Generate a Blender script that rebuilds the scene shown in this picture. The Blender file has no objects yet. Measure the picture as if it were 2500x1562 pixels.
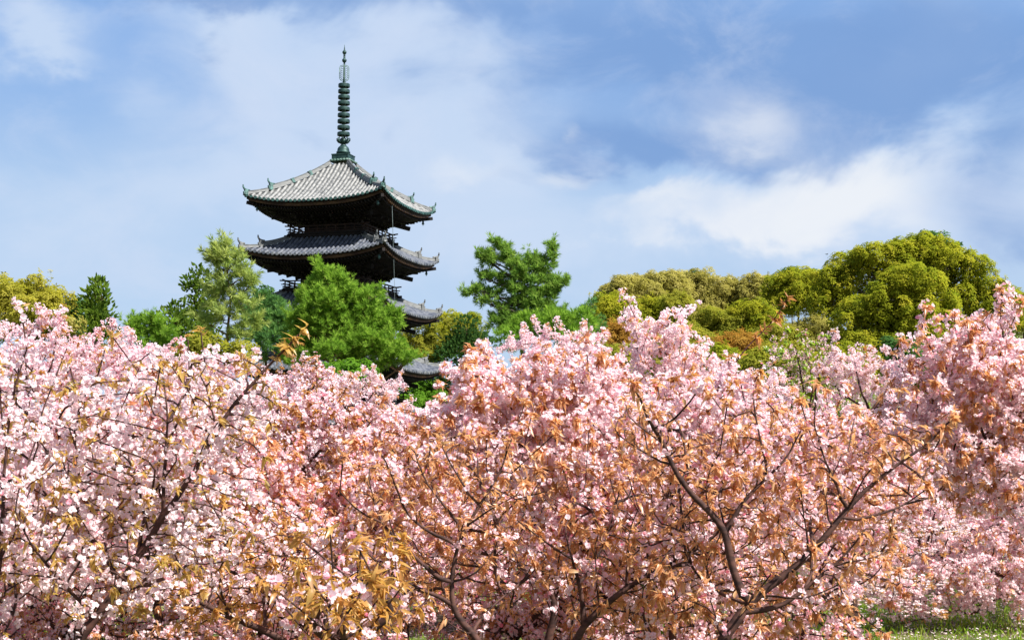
import bpy, math, random
import numpy as np
from mathutils import Vector, Matrix

PI = math.pi
R = math.radians
random.seed(11)
rng = np.random.default_rng(11)
scene = bpy.context.scene
col = scene.collection

# ------------------------------------------------------------------ camera
F_PX, CX_PX, CY_PX = 3400.0, 1250.0, 781.0
PITCH, EYE = 0.0932, 1.9
cam_d = bpy.data.cameras.new('camera')
cam_d.sensor_width = 36.0
cam_d.lens = F_PX / 2500.0 * 36.0
cam_d.clip_start, cam_d.clip_end = 0.1, 5000.0
cam = bpy.data.objects.new('camera', cam_d)
col.objects.link(cam)
cam.location = (0, 0, EYE)
cam.rotation_euler = (PI / 2 + PITCH, 0, 0)
scene.camera = cam

# ------------------------------------------------------------------ exposure
scene.view_settings.view_transform = 'Standard'
scene.view_settings.look = 'None'
scene.view_settings.gamma = 1.0
scene.view_settings.exposure = 1.15
scene.cycles.max_bounces = 8
scene.cycles.transparent_max_bounces = 8

# ------------------------------------------------------------------ sun
SUN_EL, SUN_AZ = R(50), R(126)            # azimuth clockwise from +Y (view direction)
sun_d = bpy.data.lights.new('sun', 'SUN')
sun_d.energy = 4.8
sun_d.angle = R(0.5)
sun_d.color = (1.0, 0.955, 0.88)
sun = bpy.data.objects.new('sun', sun_d)
col.objects.link(sun)
sdir = Vector((math.sin(SUN_AZ) * math.cos(SUN_EL), math.cos(SUN_AZ) * math.cos(SUN_EL), math.sin(SUN_EL)))
sun.rotation_euler = sdir.to_track_quat('Z', 'Y').to_euler()
sun.location = (30, -20, 60)

# ------------------------------------------------------------------ world: Nishita sky with clouds
world = bpy.data.worlds.new('World')
scene.world = world
world.use_nodes = True


class NT:
    """small helper to write node trees as expressions"""
    def __init__(self, nt):
        self.nt = nt

    def n(self, t, **kw):
        x = self.nt.nodes.new(t)
        for k, v in kw.items():
            setattr(x, k, v)
        return x

    def put(self, sock, v):
        if hasattr(v, 'links') or isinstance(v, bpy.types.NodeSocket):
            self.nt.links.new(v, sock)
        else:
            sock.default_value = v

    def m(self, op, *a, clamp=False):
        x = self.n('ShaderNodeMath', operation=op, use_clamp=clamp)
        for i, v in enumerate(a):
            self.put(x.inputs[i], v)
        return x.outputs[0]

    def mix(self, f, a, b, blend='MIX'):
        x = self.n('ShaderNodeMix', data_type='RGBA', blend_type=blend)
        self.put(x.inputs[0], f)
        self.put(x.inputs[6], a)
        self.put(x.inputs[7], b)
        return x.outputs[2]

    def noise(self, vec, scale, detail=4, rough=0.5, dist=0.0):
        x = self.n('ShaderNodeTexNoise')
        if vec is not None:
            self.put(x.inputs['Vector'], vec)
        x.inputs['Scale'].default_value = scale
        x.inputs['Detail'].default_value = detail
        x.inputs['Roughness'].default_value = rough
        x.inputs['Distortion'].default_value = dist
        return x.outputs[0]

    def ramp(self, f, stops):
        x = self.n('ShaderNodeValToRGB')
        e = x.color_ramp.elements
        while len(e) < len(stops):
            e.new(0.5)
        for k, (p, c) in zip(e, stops):
            k.position = p
            k.color = (c[0], c[1], c[2], 1) if not isinstance(c, (int, float)) else (c, c, c, 1)
        self.put(x.inputs[0], f)
        return x.outputs[0]

    def smooth(self, f, a, b):
        x = self.n('ShaderNodeMapRange', interpolation_type='SMOOTHSTEP')
        self.put(x.inputs[0], f)
        x.inputs[1].default_value = a
        x.inputs[2].default_value = b
        return x.outputs[0]


def azel(px, py):
    """direction of a point of the view, as azimuth and elevation"""
    u, v = (px - CX_PX) / F_PX, (CY_PX - py) / F_PX
    c, s = math.cos(PITCH), math.sin(PITCH)
    x, y, z = u, c - v * s, s + v * c
    return math.atan2(x, y), math.atan2(z, math.hypot(x, y))


def build_world():
    nt = world.node_tree
    nt.nodes.clear()
    T = NT(nt)
    out = T.n('ShaderNodeOutputWorld')
    bg = T.n('ShaderNodeBackground')
    nt.links.new(bg.outputs[0], out.inputs[0])
    ST = 0.058
    bg.inputs['Strength'].default_value = ST

    def C(r, g, b):
        """a sky colour as seen in the picture, brought back to radiance"""
        k = 1 / (ST * 2 ** scene.view_settings.exposure)
        return tuple(((v / 255 + .055) / 1.055) ** 2.4 * k for v in (r, g, b)) + (1,)

    sky = T.n('ShaderNodeTexSky', sky_type='NISHITA')
    sky.sun_disc = False
    sky.sun_elevation = SUN_EL
    sky.sun_rotation = SUN_AZ
    sky.air_density, sky.dust_density, sky.ozone_density = 1.0, 0.6, 1.6
    tc = T.n('ShaderNodeTexCoord')
    sep = T.n('ShaderNodeSeparateXYZ')
    nt.links.new(tc.outputs['Generated'], sep.inputs[0])
    x, y, z = sep.outputs
    az = T.m('ARCTAN2', x, y)
    el = T.m('ARCSINE', z)
    comb = T.n('ShaderNodeCombineXYZ')
    nt.links.new(az, comb.inputs[0])
    nt.links.new(T.m('MULTIPLY', el, 1.5), comb.inputs[1])
    P = comb.outputs[0]
    n1 = T.noise(P, 6.0, 5, 0.5, 0.3)
    n2 = T.noise(P, 20.0, 5, 0.55, 0.2)
    n3 = T.noise(P, 2.3, 3, 0.5)
    mp = T.n('ShaderNodeMapping')
    nt.links.new(P, mp.inputs[0])
    mp.inputs['Location'].default_value = (3.1, 1.7, 0.4)
    n4 = T.noise(mp.outputs[0], 7.0, 5, 0.55, 0.5)
    # warped angles
    wa = T.m('ADD', az, T.m('ADD', T.m('MULTIPLY', T.m('SUBTRACT', n1, 0.5), 0.16), T.m('MULTIPLY', T.m('SUBTRACT', n2, 0.5), 0.03)))
    we = T.m('ADD', el, T.m('ADD', T.m('MULTIPLY', T.m('SUBTRACT', n4, 0.5), 0.11), T.m('MULTIPLY', T.m('SUBTRACT', n2, 0.5), 0.035)))

    def blob(px, py, rx, ry, tilt=0.0, amp=1.0):
        a, e = azel(px, py)
        ct, st = math.cos(R(tilt)), math.sin(R(tilt))
        dx, dy = T.m('SUBTRACT', wa, a), T.m('SUBTRACT', we, e)
        p = T.m('ADD', T.m('MULTIPLY', dx, ct / (rx / F_PX)), T.m('MULTIPLY', dy, st / (rx / F_PX)))
        q = T.m('ADD', T.m('MULTIPLY', dx, -st / (ry / F_PX)), T.m('MULTIPLY', dy, ct / (ry / F_PX)))
        d = T.m('ADD', T.m('MULTIPLY', p, p), T.m('MULTIPLY', q, q))
        return T.m('MULTIPLY', T.m('EXPONENT', T.m('MULTIPLY', d, -1.0)), amp)

    def total(bs):
        s = None
        for b in bs:
            v = blob(*b)
            s = v if s is None else T.m('ADD', s, v)
        return s
    # thin white veil, grey-blue cloud bank, bright cumulus
    veil = T.m('ADD', total([(880, 300, 420, 330, 0, .75), (560, 450, 330, 90, 10, .55), (1150, 440, 200, 120, 0, .7),
                             (1250, 640, 1300, 80, 0, .2), (40, 50, 150, 75, 0, .75), (130, 100, 80, 30, -20, .3), (1560, 560, 420, 70, 4, .35),
                             (2100, 490, 420, 130, 6, .8), (2420, 520, 160, 100, 0, .3), (640, 150, 90, 130, 20, .35), (200, 560, 300, 120, 0, .15), (1080, 130, 240, 130, 0, .3), (2290, 130, 130, 120, 35, .45), (300, 230, 110, 60, 10, .3)]),
               T.m('MULTIPLY', T.m('SUBTRACT', n1, 0.50), 1.1))
    dark = T.m('ADD', total([(1720, 120, 600, 170, -4, .95), (2250, 60, 260, 90, -10, .5), (1570, 365, 260, 60, -6, .95), (2080, 270, 340, 90, 4, .8), (1850, 400, 260, 45, 6, .5),
                             (480, 10, 230, 60, -4, 1.0), (900, -10, 500, 60, 0, .7), (1250, 455, 110, 45, 12, .42), (2480, 300, 170, 240, 0, .6),
                             (740, 350, 100, 30, 0, .36), (965, 335, 60, 40, 0, .3), (2480, 560, 150, 90, 0, .35), (1400, 330, 90, 50, 0, .3), (620, 230, 90, 90, 0, .2)]),
               T.m('ADD', T.m('MULTIPLY', T.m('SUBTRACT', n4, 0.5), 0.9), T.m('MULTIPLY', T.m('SUBTRACT', n2, 0.5), 0.35)))
    white = T.m('ADD', total([(1880, 510, 270, 95, 5, .88), (2110, 455, 260, 90, 12, .62), (1740, 560, 150, 50, 0, .4), (2280, 530, 120, 60, 0, .2), (1840, 300, 170, 80, 12, .66), (1400, 408, 80, 34, 8, .42), (1368, 318, 22, 30, 30, .4),
                              (1570, 505, 120, 28, 6, .4), (1500, 560, 130, 30, 0, .3), (1160, 450, 150, 75, 0, .5), (640, 420, 150, 40, 8, .15)]),
                T.m('ADD', T.m('MULTIPLY', T.m('SUBTRACT', n2, 0.5), 0.7), T.m('MULTIPLY', T.m('SUBTRACT', n1, 0.5), 0.5)))
    infront = T.smooth(y, -0.1, 0.35)                    # away from this side: scattered fair-weather cloud
    gen = T.smooth(T.noise(tc.outputs['Generated'], 2.6, 6, 0.55, 0.3), 0.5, 0.72)
    veil_m = T.smooth(veil, -0.05, 0.8)
    dark_m = T.smooth(dark, 0.1, 1.1)
    white_m = T.smooth(white, 0.12, 1.05)
    base = T.mix(1.0, sky.outputs[0], (SKY_TINT[0], SKY_TINT[1], SKY_TINT[2], 1), 'MULTIPLY')
    lowmix = T.smooth(el, 0.30, 0.15)
    air = T.mix(lowmix, C(138, 180, 237), C(182, 209, 242))
    air = T.mix(T.smooth(el, 0.19, 0.11), air, C(187, 211, 242))
    base = T.mix(0.82, base, air)
    c = T.mix(T.m('MULTIPLY', veil_m, 0.85), base, C(205, 222, 246))
    c = T.mix(T.m('MULTIPLY', dark_m, 0.9), c, C(126, 163, 216))
    c = T.mix(T.m('MULTIPLY', white_m, 0.92), c, C(239, 243, 249))
    soft = T.smooth(T.noise(P, 9.0, 7, .62, .5), .42, .70)
    c = T.mix(T.m('MULTIPLY', soft, 0.30), c, C(216, 226, 246))
    back = T.mix(gen, sky.outputs[0], C(228, 232, 240))
    fin = T.mix(infront, back, c)
    nt.links.new(fin, bg.inputs['Color'])


SKY_TINT = (0.95, 1.0, 1.05)
build_world()

# ------------------------------------------------------------------ materials
MATS = {}


def new_mat(name):
    m = bpy.data.materials.new(name)
    m.use_nodes = True
    nt = m.node_tree
    nt.nodes.clear()
    T = NT(nt)
    out = T.n('ShaderNodeOutputMaterial')
    MATS[name] = m
    return m, T, out


def attr(T, name):
    a = T.n('ShaderNodeAttribute')
    a.attribute_name = name
    return a.outputs['Fac']


def solid(name, c1, c2, scale=3.0, rough=0.7, metal=0.0, bump=0.0, stretch=None, spec=0.3, sharp=(0.35, 0.65)):
    m, T, out = new_mat(name)
    b = T.n('ShaderNodeBsdfPrincipled')
    tc = T.n('ShaderNodeTexCoord')
    v = tc.outputs['Object']
    if stretch:
        mp = T.n('ShaderNodeMapping')
        T.put(mp.inputs[0], v)
        mp.inputs['Scale'].default_value = stretch
        v = mp.outputs[0]
    n = T.noise(v, scale, 6, 0.6)
    f = T.smooth(n, *sharp)
    T.put(b.inputs['Base Color'], T.mix(f, (*c1, 1), (*c2, 1)))
    b.inputs['Roughness'].default_value = rough
    b.inputs['Metallic'].default_value = metal
    b.inputs['Specular IOR Level'].default_value = spec
    if bump:
        bp = T.n('ShaderNodeBump')
        bp.inputs['Strength'].default_value = bump
        T.put(bp.inputs['Height'], T.noise(v, scale * 4, 4, 0.6))
        T.put(b.inputs['Normal'], bp.outputs[0])
    T.put(out.inputs[0], b.outputs[0])
    return m


def thin(name, dcol, tcol, f=0.4, gloss=0.04, rough=0.45):
    """thin leaf or petal: dcol / tcol are functions of T giving the colour sockets"""
    m, T, out = new_mat(name)
    d = T.n('ShaderNodeBsdfDiffuse')
    t = T.n('ShaderNodeBsdfTranslucent')
    T.put(d.inputs[0], dcol(T))
    T.put(t.inputs[0], tcol(T))
    mx = T.n('ShaderNodeMixShader')
    mx.inputs[0].default_value = f
    T.put(mx.inputs[1], d.outputs[0])
    T.put(mx.inputs[2], t.outputs[0])
    g = T.n('ShaderNodeBsdfGlossy')
    g.inputs['Roughness'].default_value = rough
    m2 = T.n('ShaderNodeMixShader')
    m2.inputs[0].default_value = gloss
    T.put(m2.inputs[1], mx.outputs[0])
    T.put(m2.inputs[2], g.outputs[0])
    T.put(out.inputs[0], m2.outputs[0])
    return m


def tone_ramp(stops):
    return lambda T: T.ramp(attr(T, 'tone'), stops)


def petal(name, stops, tstops, centre):
    """petals: tone picks the flower's own pink, the throat is deeper"""
    def dc(T):
        c = T.ramp(attr(T, 'tone'), stops)
        return T.mix(T.smooth(attr(T, 'rad'), 0.5, 0.0), c, (*centre, 1))

    def tcx(T):
        return T.ramp(attr(T, 'tone'), tstops)
    return thin(name, dc, tcx, 0.48, 0.0)


petal('petal_white', [(0, (.92, .79, .82)), (.55, (.92, .85, .87)), (.85, (.92, .70, .75)), (1, (.87, .36, .46))],
      [(0, (.95, .70, .72)), (.6, (.95, .79, .81)), (1, (.90, .38, .45))], (.85, .42, .50))
petal('petal_pale', [(0, (.92, .78, .82)), (.5, (.92, .85, .88)), (.8, (.92, .67, .73)), (1, (.86, .32, .43))],
      [(0, (.95, .68, .71)), (.6, (.95, .77, .80)), (1, (.90, .32, .42))], (.84, .36, .47))
petal('petal_pink', [(0, (.92, .72, .77)), (.5, (.92, .81, .85)), (.8, (.91, .56, .64)), (1, (.85, .24, .36))],
      [(0, (.95, .59, .63)), (.6, (.95, .70, .74)), (1, (.89, .24, .34))], (.82, .28, .40))
LEAFK = {
    'leaf_copper': ([(0, (.36, .15, .070)), (.4, (.58, .285, .125)), (.75, (.68, .42, .20)), (1, (.52, .18, .11))],
                    [(0, (.66, .28, .10)), (.6, (.86, .49, .20)), (1, (.80, .27, .15))]),
    'leaf_olive': ([(0, (.32, .17, .045)), (.4, (.46, .28, .07)), (.75, (.54, .37, .11)), (1, (.30, .24, .05))],
                   [(0, (.60, .33, .06)), (.6, (.72, .48, .11)), (1, (.54, .44, .08))]),
    'leaf_golden': ([(0, (.30, .14, .04)), (.4, (.52, .26, .07)), (.75, (.60, .36, .11)), (1, (.36, .22, .05))],
                    [(0, (.60, .28, .05)), (.6, (.78, .45, .10)), (1, (.60, .38, .08))]),
    'leaf_young_green': ([(0, (0.175, 0.250, 0.037)), (.5, (0.250, 0.362, 0.050)), (.8, (0.275, 0.325, 0.075)), (1, (0.300, 0.200, 0.050))],
                         [(0, (0.312, 0.500, 0.037)), (.6, (0.450, 0.650, 0.062)), (1, (0.525, 0.375, 0.062))]),
    'leaf_brown': ([(0, (0.272, 0.120, 0.040)), (.5, (0.416, 0.208, 0.072)), (1, (0.496, 0.304, 0.128))],
                   [(0, (0.576, 0.240, 0.048)), (1, (0.800, 0.432, 0.112))]),
    'foliage_camphor': ([(0, (0.118, 0.153, 0.017)), (.4, (0.221, 0.238, 0.019)), (.75, (0.317, 0.306, 0.026)), (1, (0.372, 0.321, 0.036))],
                        [(0, (0.221, 0.306, 0.019)), (.6, (0.441, 0.474, 0.030)), (1, (0.579, 0.535, 0.040))]),
    'foliage_gold': ([(0, (.17, .155, .03)), (.5, (.33, .30, .075)), (1, (.46, .40, .13))],
                     [(0, (.34, .32, .04)), (1, (.60, .53, .13))]),
    'foliage_olive': ([(0, (0.138, 0.160, 0.022)), (.5, (0.238, 0.245, 0.031)), (1, (0.321, 0.291, 0.046))],
                      [(0, (0.260, 0.321, 0.023)), (1, (0.490, 0.444, 0.046))]),
    'foliage_amber': ([(0, (0.214, 0.101, 0.020)), (.5, (0.328, 0.176, 0.032)), (1, (0.378, 0.239, 0.050))],
                      [(0, (0.378, 0.189, 0.025)), (1, (0.529, 0.315, 0.050))]),
    'foliage_willow': ([(0, (0.209, 0.209, 0.028)), (.5, (0.307, 0.293, 0.041)), (1, (0.404, 0.349, 0.063))],
                       [(0, (0.419, 0.432, 0.028)), (1, (0.628, 0.558, 0.056))]),
    'foliage_green': ([(0, (0.068, 0.149, 0.019)), (.5, (0.108, 0.230, 0.024)), (1, (0.162, 0.284, 0.034))],
                      [(0, (0.122, 0.297, 0.016)), (1, (0.257, 0.486, 0.041))]),
    'foliage_cedar': ([(0, (0.058, 0.116, 0.023)), (.5, (0.116, 0.194, 0.027)), (1, (0.194, 0.252, 0.039))],
                      [(0, (0.097, 0.194, 0.019)), (1, (0.311, 0.408, 0.039))]),
    'foliage_dark': ([(0, (0.031, 0.077, 0.027)), (.5, (0.059, 0.136, 0.034)), (1, (0.093, 0.170, 0.043))],
                     [(0, (0.051, 0.119, 0.026)), (1, (0.136, 0.255, 0.051))]),
    'needle_bright': ([(0, (.09, .18, .024)), (.5, (.175, .30, .038)), (1, (.28, .41, .06))],
                      [(0, (.15, .33, .025)), (1, (.36, .58, .06))]),
    'needle_blue': ([(0, (0.055, 0.142, 0.055)), (.5, (0.102, 0.220, 0.071)), (1, (0.173, 0.298, 0.078))],
                    [(0, (0.094, 0.234, 0.055)), (1, (0.220, 0.424, 0.078))]),
    'needle_mid': ([(0, (.085, .175, .042)), (.5, (.155, .27, .05)), (1, (.26, .37, .07))],
                   [(0, (.14, .31, .04)), (1, (.34, .52, .08))]),
    'needle_pale': ([(0, (0.157, 0.235, 0.070)), (.5, (0.255, 0.334, 0.099)), (1, (0.392, 0.431, 0.138))],
                    [(0, (0.255, 0.392, 0.059)), (1, (0.548, 0.626, 0.138))]),
    'grass_blade': ([(0, (0.098, 0.196, 0.021)), (.5, (0.182, 0.308, 0.028)), (1, (0.336, 0.392, 0.070))],
                    [(0, (0.196, 0.392, 0.021)), (1, (0.490, 0.588, 0.070))]),
}
for k, (a, b) in LEAFK.items():
    thin(k, tone_ramp(a), tone_ramp(b), 0.55 if k.startswith('leaf') else 0.42, 0.05 if k.startswith('leaf') else 0.0, 0.4)

solid('bark_cherry', (.024, .010, .009), (.095, .042, .032), 9, 0.8, bump=0.5, stretch=(1, 1, 2.5))
solid('bark_red_shoot', (.060, .020, .016), (.120, .050, .036), 7, 0.7)
solid('bark_pine', (.090, .045, .028), (.170, .095, .060), 3, 0.9)
solid('bark_grey', (.055, .045, .034), (.120, .100, .078), 3, 0.9)
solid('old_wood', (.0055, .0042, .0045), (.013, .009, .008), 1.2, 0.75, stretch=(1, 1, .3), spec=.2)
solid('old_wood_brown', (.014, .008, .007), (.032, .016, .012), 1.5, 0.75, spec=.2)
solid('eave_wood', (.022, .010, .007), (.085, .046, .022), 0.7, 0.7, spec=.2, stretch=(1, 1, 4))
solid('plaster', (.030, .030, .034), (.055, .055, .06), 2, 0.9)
solid('roof_tile_shaded', (.042, .052, .078), (.145, .155, .18), 2.6, 0.45, spec=.5, bump=.1)  # lower roofs: bluish shade of the eaves above put into the tile colour
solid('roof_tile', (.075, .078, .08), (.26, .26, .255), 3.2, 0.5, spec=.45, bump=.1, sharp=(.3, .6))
solid('pan_tile_shaded', (.030, .034, .045), (.085, .088, .095), 2.6, 0.6, spec=.35)  # pans of the lower roofs, darkened with the same painted-in eave shade
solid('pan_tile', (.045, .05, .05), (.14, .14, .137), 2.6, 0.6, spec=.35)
solid('tile_grey', (.065, .075, .10), (.20, .21, .225), 2.2, 0.45, spec=.5)
solid('ridge_tile', (.045, .052, .056), (.14, .145, .145), 2.5, 0.55, spec=.4, stretch=(1, 1, 6))
solid('verdigris', (.012, .034, .036), (.075, .165, .150), 4, 0.6, 0.2, spec=.4)
solid('bronze_dark', (.012, .034, .034), (.034, .078, .070), 3, 0.5, 0.35, spec=.4)
solid('bronze_pale', (.06, .12, .105), (.20, .30, .25), 3, 0.6, 0.2)
solid('chain_metal', (.10, .13, .13), (.22, .26, .25), 8, 0.5, 0.5)
solid('podium_stone', (.22, .21, .19), (.34, .32, .29), 2, 0.9)
solid('bamboo', (.16, .22, .06), (.34, .34, .14), 3, 0.45, stretch=(.3, 3, 3))
solid('bird_feather', (.02, .02, .022), (.05, .05, .05), 3, 0.8)
thin('fallen_petal', tone_ramp([(0, (.62, .50, .50)), (1, (.80, .70, .70))]), tone_ramp([(0, (.7, .55, .55)), (1, (.8, .7, .7))]), .25, 0.0)


def ground_mat():
    m, T, out = new_mat('ground_grass')
    b = T.n('ShaderNodeBsdfPrincipled')
    tc = T.n('ShaderNodeTexCoord')
    P = tc.outputs['Object']
    f = T.smooth(T.noise(P, .7, 6, .6), .38, .62)
    c = T.mix(f, (.050, .10, .012, 1), (.12, .17, .025, 1))
    g = T.smooth(T.noise(P, .45, 5, .65, .4), .40, .56)
    c = T.mix(g, c, (.075, .055, .036, 1))
    vo = T.n('ShaderNodeTexVoronoi')
    T.put(vo.inputs['Vector'], P)
    vo.inputs['Scale'].default_value = 22
    sp = T.m('LESS_THAN', vo.outputs['Distance'], .28)
    den = T.smooth(T.noise(P, .9, 4, .6), .42, .60)
    c = T.mix(T.m('MULTIPLY', sp, den), c, (.62, .50, .50, 1))
    T.put(b.inputs['Base Color'], c)
    b.inputs['Roughness'].default_value = .95
    b.inputs['Specular IOR Level'].default_value = .1
    T.put(out.inputs[0], b.outputs[0])


ground_mat()
solid('hill_soil', (.035, .045, .012), (.08, .085, .02), .2, 0.95, spec=.1)

# ------------------------------------------------------------------ object helpers


def at(px, py, D):
    """point of the place seen at (px, py) of the photograph, D metres ahead"""
    u, v = (px - CX_PX) / F_PX, (CY_PX - py) / F_PX
    c, s = math.cos(PITCH), math.sin(PITCH)
    k = D / (c - v * s)
    return np.array([u * k, D, EYE + (s + v * c) * k])


def tag(o, label=None, cat=None, group=None, kind=None):
    if label:
        o['label'] = label
    if cat:
        o['category'] = cat
    if group:
        o['group'] = group
    if kind:
        o['kind'] = kind
    return o


def empty(name, loc, rz=0.0):
    o = bpy.data.objects.new(name, None)
    o.empty_display_size = 0.3
    col.objects.link(o)
    o.location = loc
    o.rotation_euler = (0, 0, rz)
    return o


def link_mesh(name, me, mat, parent=None):
    if mat:
        me.materials.append(MATS[mat])
    o = bpy.data.objects.new(name, me)
    col.objects.link(o)
    if parent:
        o.parent = parent
    return o


def np_mesh(name, verts, loops, starts, totals, mat, parent=None, attrs=None, smooth=False):
    """mesh straight from arrays; vertices are given in the parent's space"""
    me = bpy.data.meshes.new(name)
    me.vertices.add(len(verts))
    me.vertices.foreach_set('co', np.ascontiguousarray(verts, np.float32).ravel())
    me.loops.add(len(loops))
    me.loops.foreach_set('vertex_index', np.ascontiguousarray(loops, np.int32))
    me.polygons.add(len(starts))
    me.polygons.foreach_set('loop_start', np.ascontiguousarray(starts, np.int32))
    me.polygons.foreach_set('loop_total', np.ascontiguousarray(totals, np.int32))
    for k, v in (attrs or {}).items():
        a = me.attributes.new(k, 'FLOAT', 'POINT')
        a.data.foreach_set('value', np.ascontiguousarray(v, np.float32))
    me.update(calc_edges=True)
    if smooth:
        me.polygons.foreach_set('use_smooth', np.ones(len(starts), bool))
    return link_mesh(name, me, mat, parent)


class MB:
    """collects shapes into one mesh"""
    def __init__(self):
        self.v, self.f = [], []

    def add(self, vs, fs):
        o = len(self.v)
        self.v += [tuple(map(float, p)) for p in vs]
        self.f += [tuple(i + o for i in q) for q in fs]

    def box(self, c, s, rz=0.0, taper=1.0):
        hx, hy, hz = s[0] / 2, s[1] / 2, s[2] / 2
        ct, st = math.cos(rz), math.sin(rz)
        vs = []
        for dz in (-1, 1):
            k = taper if dz > 0 else 1
            for a, b in ((-1, -1), (1, -1), (1, 1), (-1, 1)):
                x, y = a * hx * k, b * hy * k
                vs.append((c[0] + x * ct - y * st, c[1] + x * st + y * ct, c[2] + dz * hz))
        self.add(vs, [(3, 2, 1, 0), (4, 5, 6, 7), (0, 1, 5, 4), (1, 2, 6, 5), (2, 3, 7, 6), (3, 0, 4, 7)])

    def beam(self, p, q, w, h):
        p, q = Vector(p), Vector(q)
        d = (q - p).normalized()
        s = d.cross(Vector((0, 0, 1)))
        if s.length < 1e-4:
            s = Vector((1, 0, 0))
        s.normalize()
        u = s.cross(d).normalized()
        vs = []
        for e in (p, q):
            for a, b in ((-1, -1), (1, -1), (1, 1), (-1, 1)):
                vs.append(e + s * (a * w / 2) + u * (b * h / 2))
        self.add(vs, [(0, 1, 2, 3), (7, 6, 5, 4), (0, 4, 5, 1), (1, 5, 6, 2), (2, 6, 7, 3), (3, 7, 4, 0)])

    def path(self, pts, w, h, up=(0, 0, 1)):
        """rectangular section swept along points; h may be a list"""
        pts = [Vector(p) for p in pts]
        n = len(pts)
        vs = []
        for i, p in enumerate(pts):
            d = (pts[min(i + 1, n - 1)] - pts[max(i - 1, 0)]).normalized()
            s = d.cross(Vector(up)).normalized()
            u = s.cross(d).normalized()
            hh = h[i] if isinstance(h, (list, tuple)) else h
            ww = w[i] if isinstance(w, (list, tuple)) else w
            vs += [p - s * ww / 2, p + s * ww / 2, p + s * ww / 2 * .7 + u * hh, p - s * ww / 2 * .7 + u * hh]
        fs = [(3, 2, 1, 0), tuple(4 * (n - 1) + k for k in (0, 1, 2, 3))]
        for i in range(n - 1):
            for k in range(4):
                a, b = 4 * i + k, 4 * i + (k + 1) % 4
                fs.append((a, b, b + 4, a + 4))
        self.add(vs, fs)

    def tube(self, pts, rads, n=6, cap=True):
        pts = [Vector(p) for p in pts]
        if not hasattr(rads, '__len__'):
            rads = [rads] * len(pts)
        m = len(pts)
        vs = []
        ref = Vector((0.31, 0.17, 0.93))
        for i, p in enumerate(pts):
            d = (pts[min(i + 1, m - 1)] - pts[max(i - 1, 0)]).normalized()
            s = d.cross(ref)
            if s.length < .05:
                s = d.cross(Vector((1, 0, 0)))
            s.normalize()
            u = s.cross(d)
            for k in range(n):
                a = 2 * PI * k / n
                vs.append(p + (s * math.cos(a) + u * math.sin(a)) * rads[i])
        fs = []
        for i in range(m - 1):
            for k in range(n):
                a, b = i * n + k, i * n + (k + 1) % n
                fs.append((a, a + n, b + n, b))
        if cap:
            fs.append(tuple(range(n)))
            fs.append(tuple(reversed(range((m - 1) * n, m * n))))
        self.add(vs, fs)

    def lathe(self, prof, c=(0, 0, 0), n=20):
        vs, fs = [], []
        for r, z in prof:
            for k in range(n):
                a = 2 * PI * k / n
                vs.append((c[0] + r * math.cos(a), c[1] + r * math.sin(a), c[2] + z))
        m = len(prof)
        for i in range(m - 1):
            for k in range(n):
                a, b = i * n + k, i * n + (k + 1) % n
                fs.append((a, b, b + n, a + n))
        fs.append(tuple(reversed(range(n))))
        fs.append(tuple(range((m - 1) * n, m * n)))
        self.add(vs, fs)

    def grid(self, P):
        """P[i][j] points"""
        a, b = len(P), len(P[0])
        self.add([p for row in P for p in row],
                 [(i * b + j, i * b + j + 1, (i + 1) * b + j + 1, (i + 1) * b + j) for i in range(a - 1) for j in range(b - 1)])

    def build(self, name, mat, parent=None, smooth=False):
        me = bpy.data.meshes.new(name)
        me.from_pydata(self.v, [], self.f)
        me.update()
        if smooth:
            for p in me.polygons:
                p.use_smooth = True
        return link_mesh(name, me, mat, parent)


# ------------------------------------------------------------------ ground and hill
def hill_h(x, y):
    """terrain: flat orchard, a wooded slope rising behind on the right"""
    t = np.clip((y - 118) / 60, 0, 1)
    t = t * t * (3 - 2 * t)
    s = np.clip((x + 8) / 60, 0, 1)
    s = s * s * (3 - 2 * s)
    return 17.0 * t * s + 1.2 * np.sin(x * .11) * t * s


def terrain():
    mb = MB()
    xs = np.concatenate([np.linspace(-2500, -220, 6), np.linspace(-200, 260, 70), np.linspace(280, 2500, 6)])
    ys = np.concatenate([np.linspace(-600, -40, 5), np.linspace(-30, 260, 60), np.linspace(290, 2600, 7)])
    P = []
    for y in ys:
        P.append([(x, y, float(hill_h(np.float64(x), np.float64(y)))) for x in xs])
    mb.grid(P)
    return mb


tag(terrain().build('ground', 'ground_grass', smooth=True), kind='structure')

# ------------------------------------------------------------------ the pagoda
PX, PY, PTH = -14.446, 117.416, -0.282


def zat(py, D=117.0):
    return float(at(840, py, D)[2])


pag = empty('pagoda', (PX, PY, 0), PTH)
tag(pag, 'tall dark wooden five storey pagoda with tiled roofs and bronze finial behind the pine', 'pagoda')
TIER = {}
for t in (1, 2, 3, 4, 5):
    k = 5 - t
    A = (12.0 + .494 * k) / 2 + .10
    zc = 20.723 + EYE + .20 - 4.349 * k - .07 * k * k
    if t == 1:
        zc = 4.75
    U = .72 + .02 * k
    body = 2.3 + .2 * k
    rail = 3.4 + .265 * k
    TIER[t] = dict(A=A, zc=zc, U=U, zm=zc - U, body=body, rail=rail)
for t in (1, 2, 3, 4, 5):
    T_ = TIER[t]
    if t == 5:
        T_['a'], T_['zi'] = .80, zat(388, 116.4) - .38
    else:
        T_['a'], T_['zi'] = TIER[t + 1]['rail'] - .25, T_['zm'] + 1.90
    T_['floor'] = (TIER[t - 1]['zm'] + 2.24) if t > 1 else 0.9


def rot4(k, x, y):
    """side k of the square plan"""
    return [(x, y), (-y, x), (-x, -y), (y, -x)][k]


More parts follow.
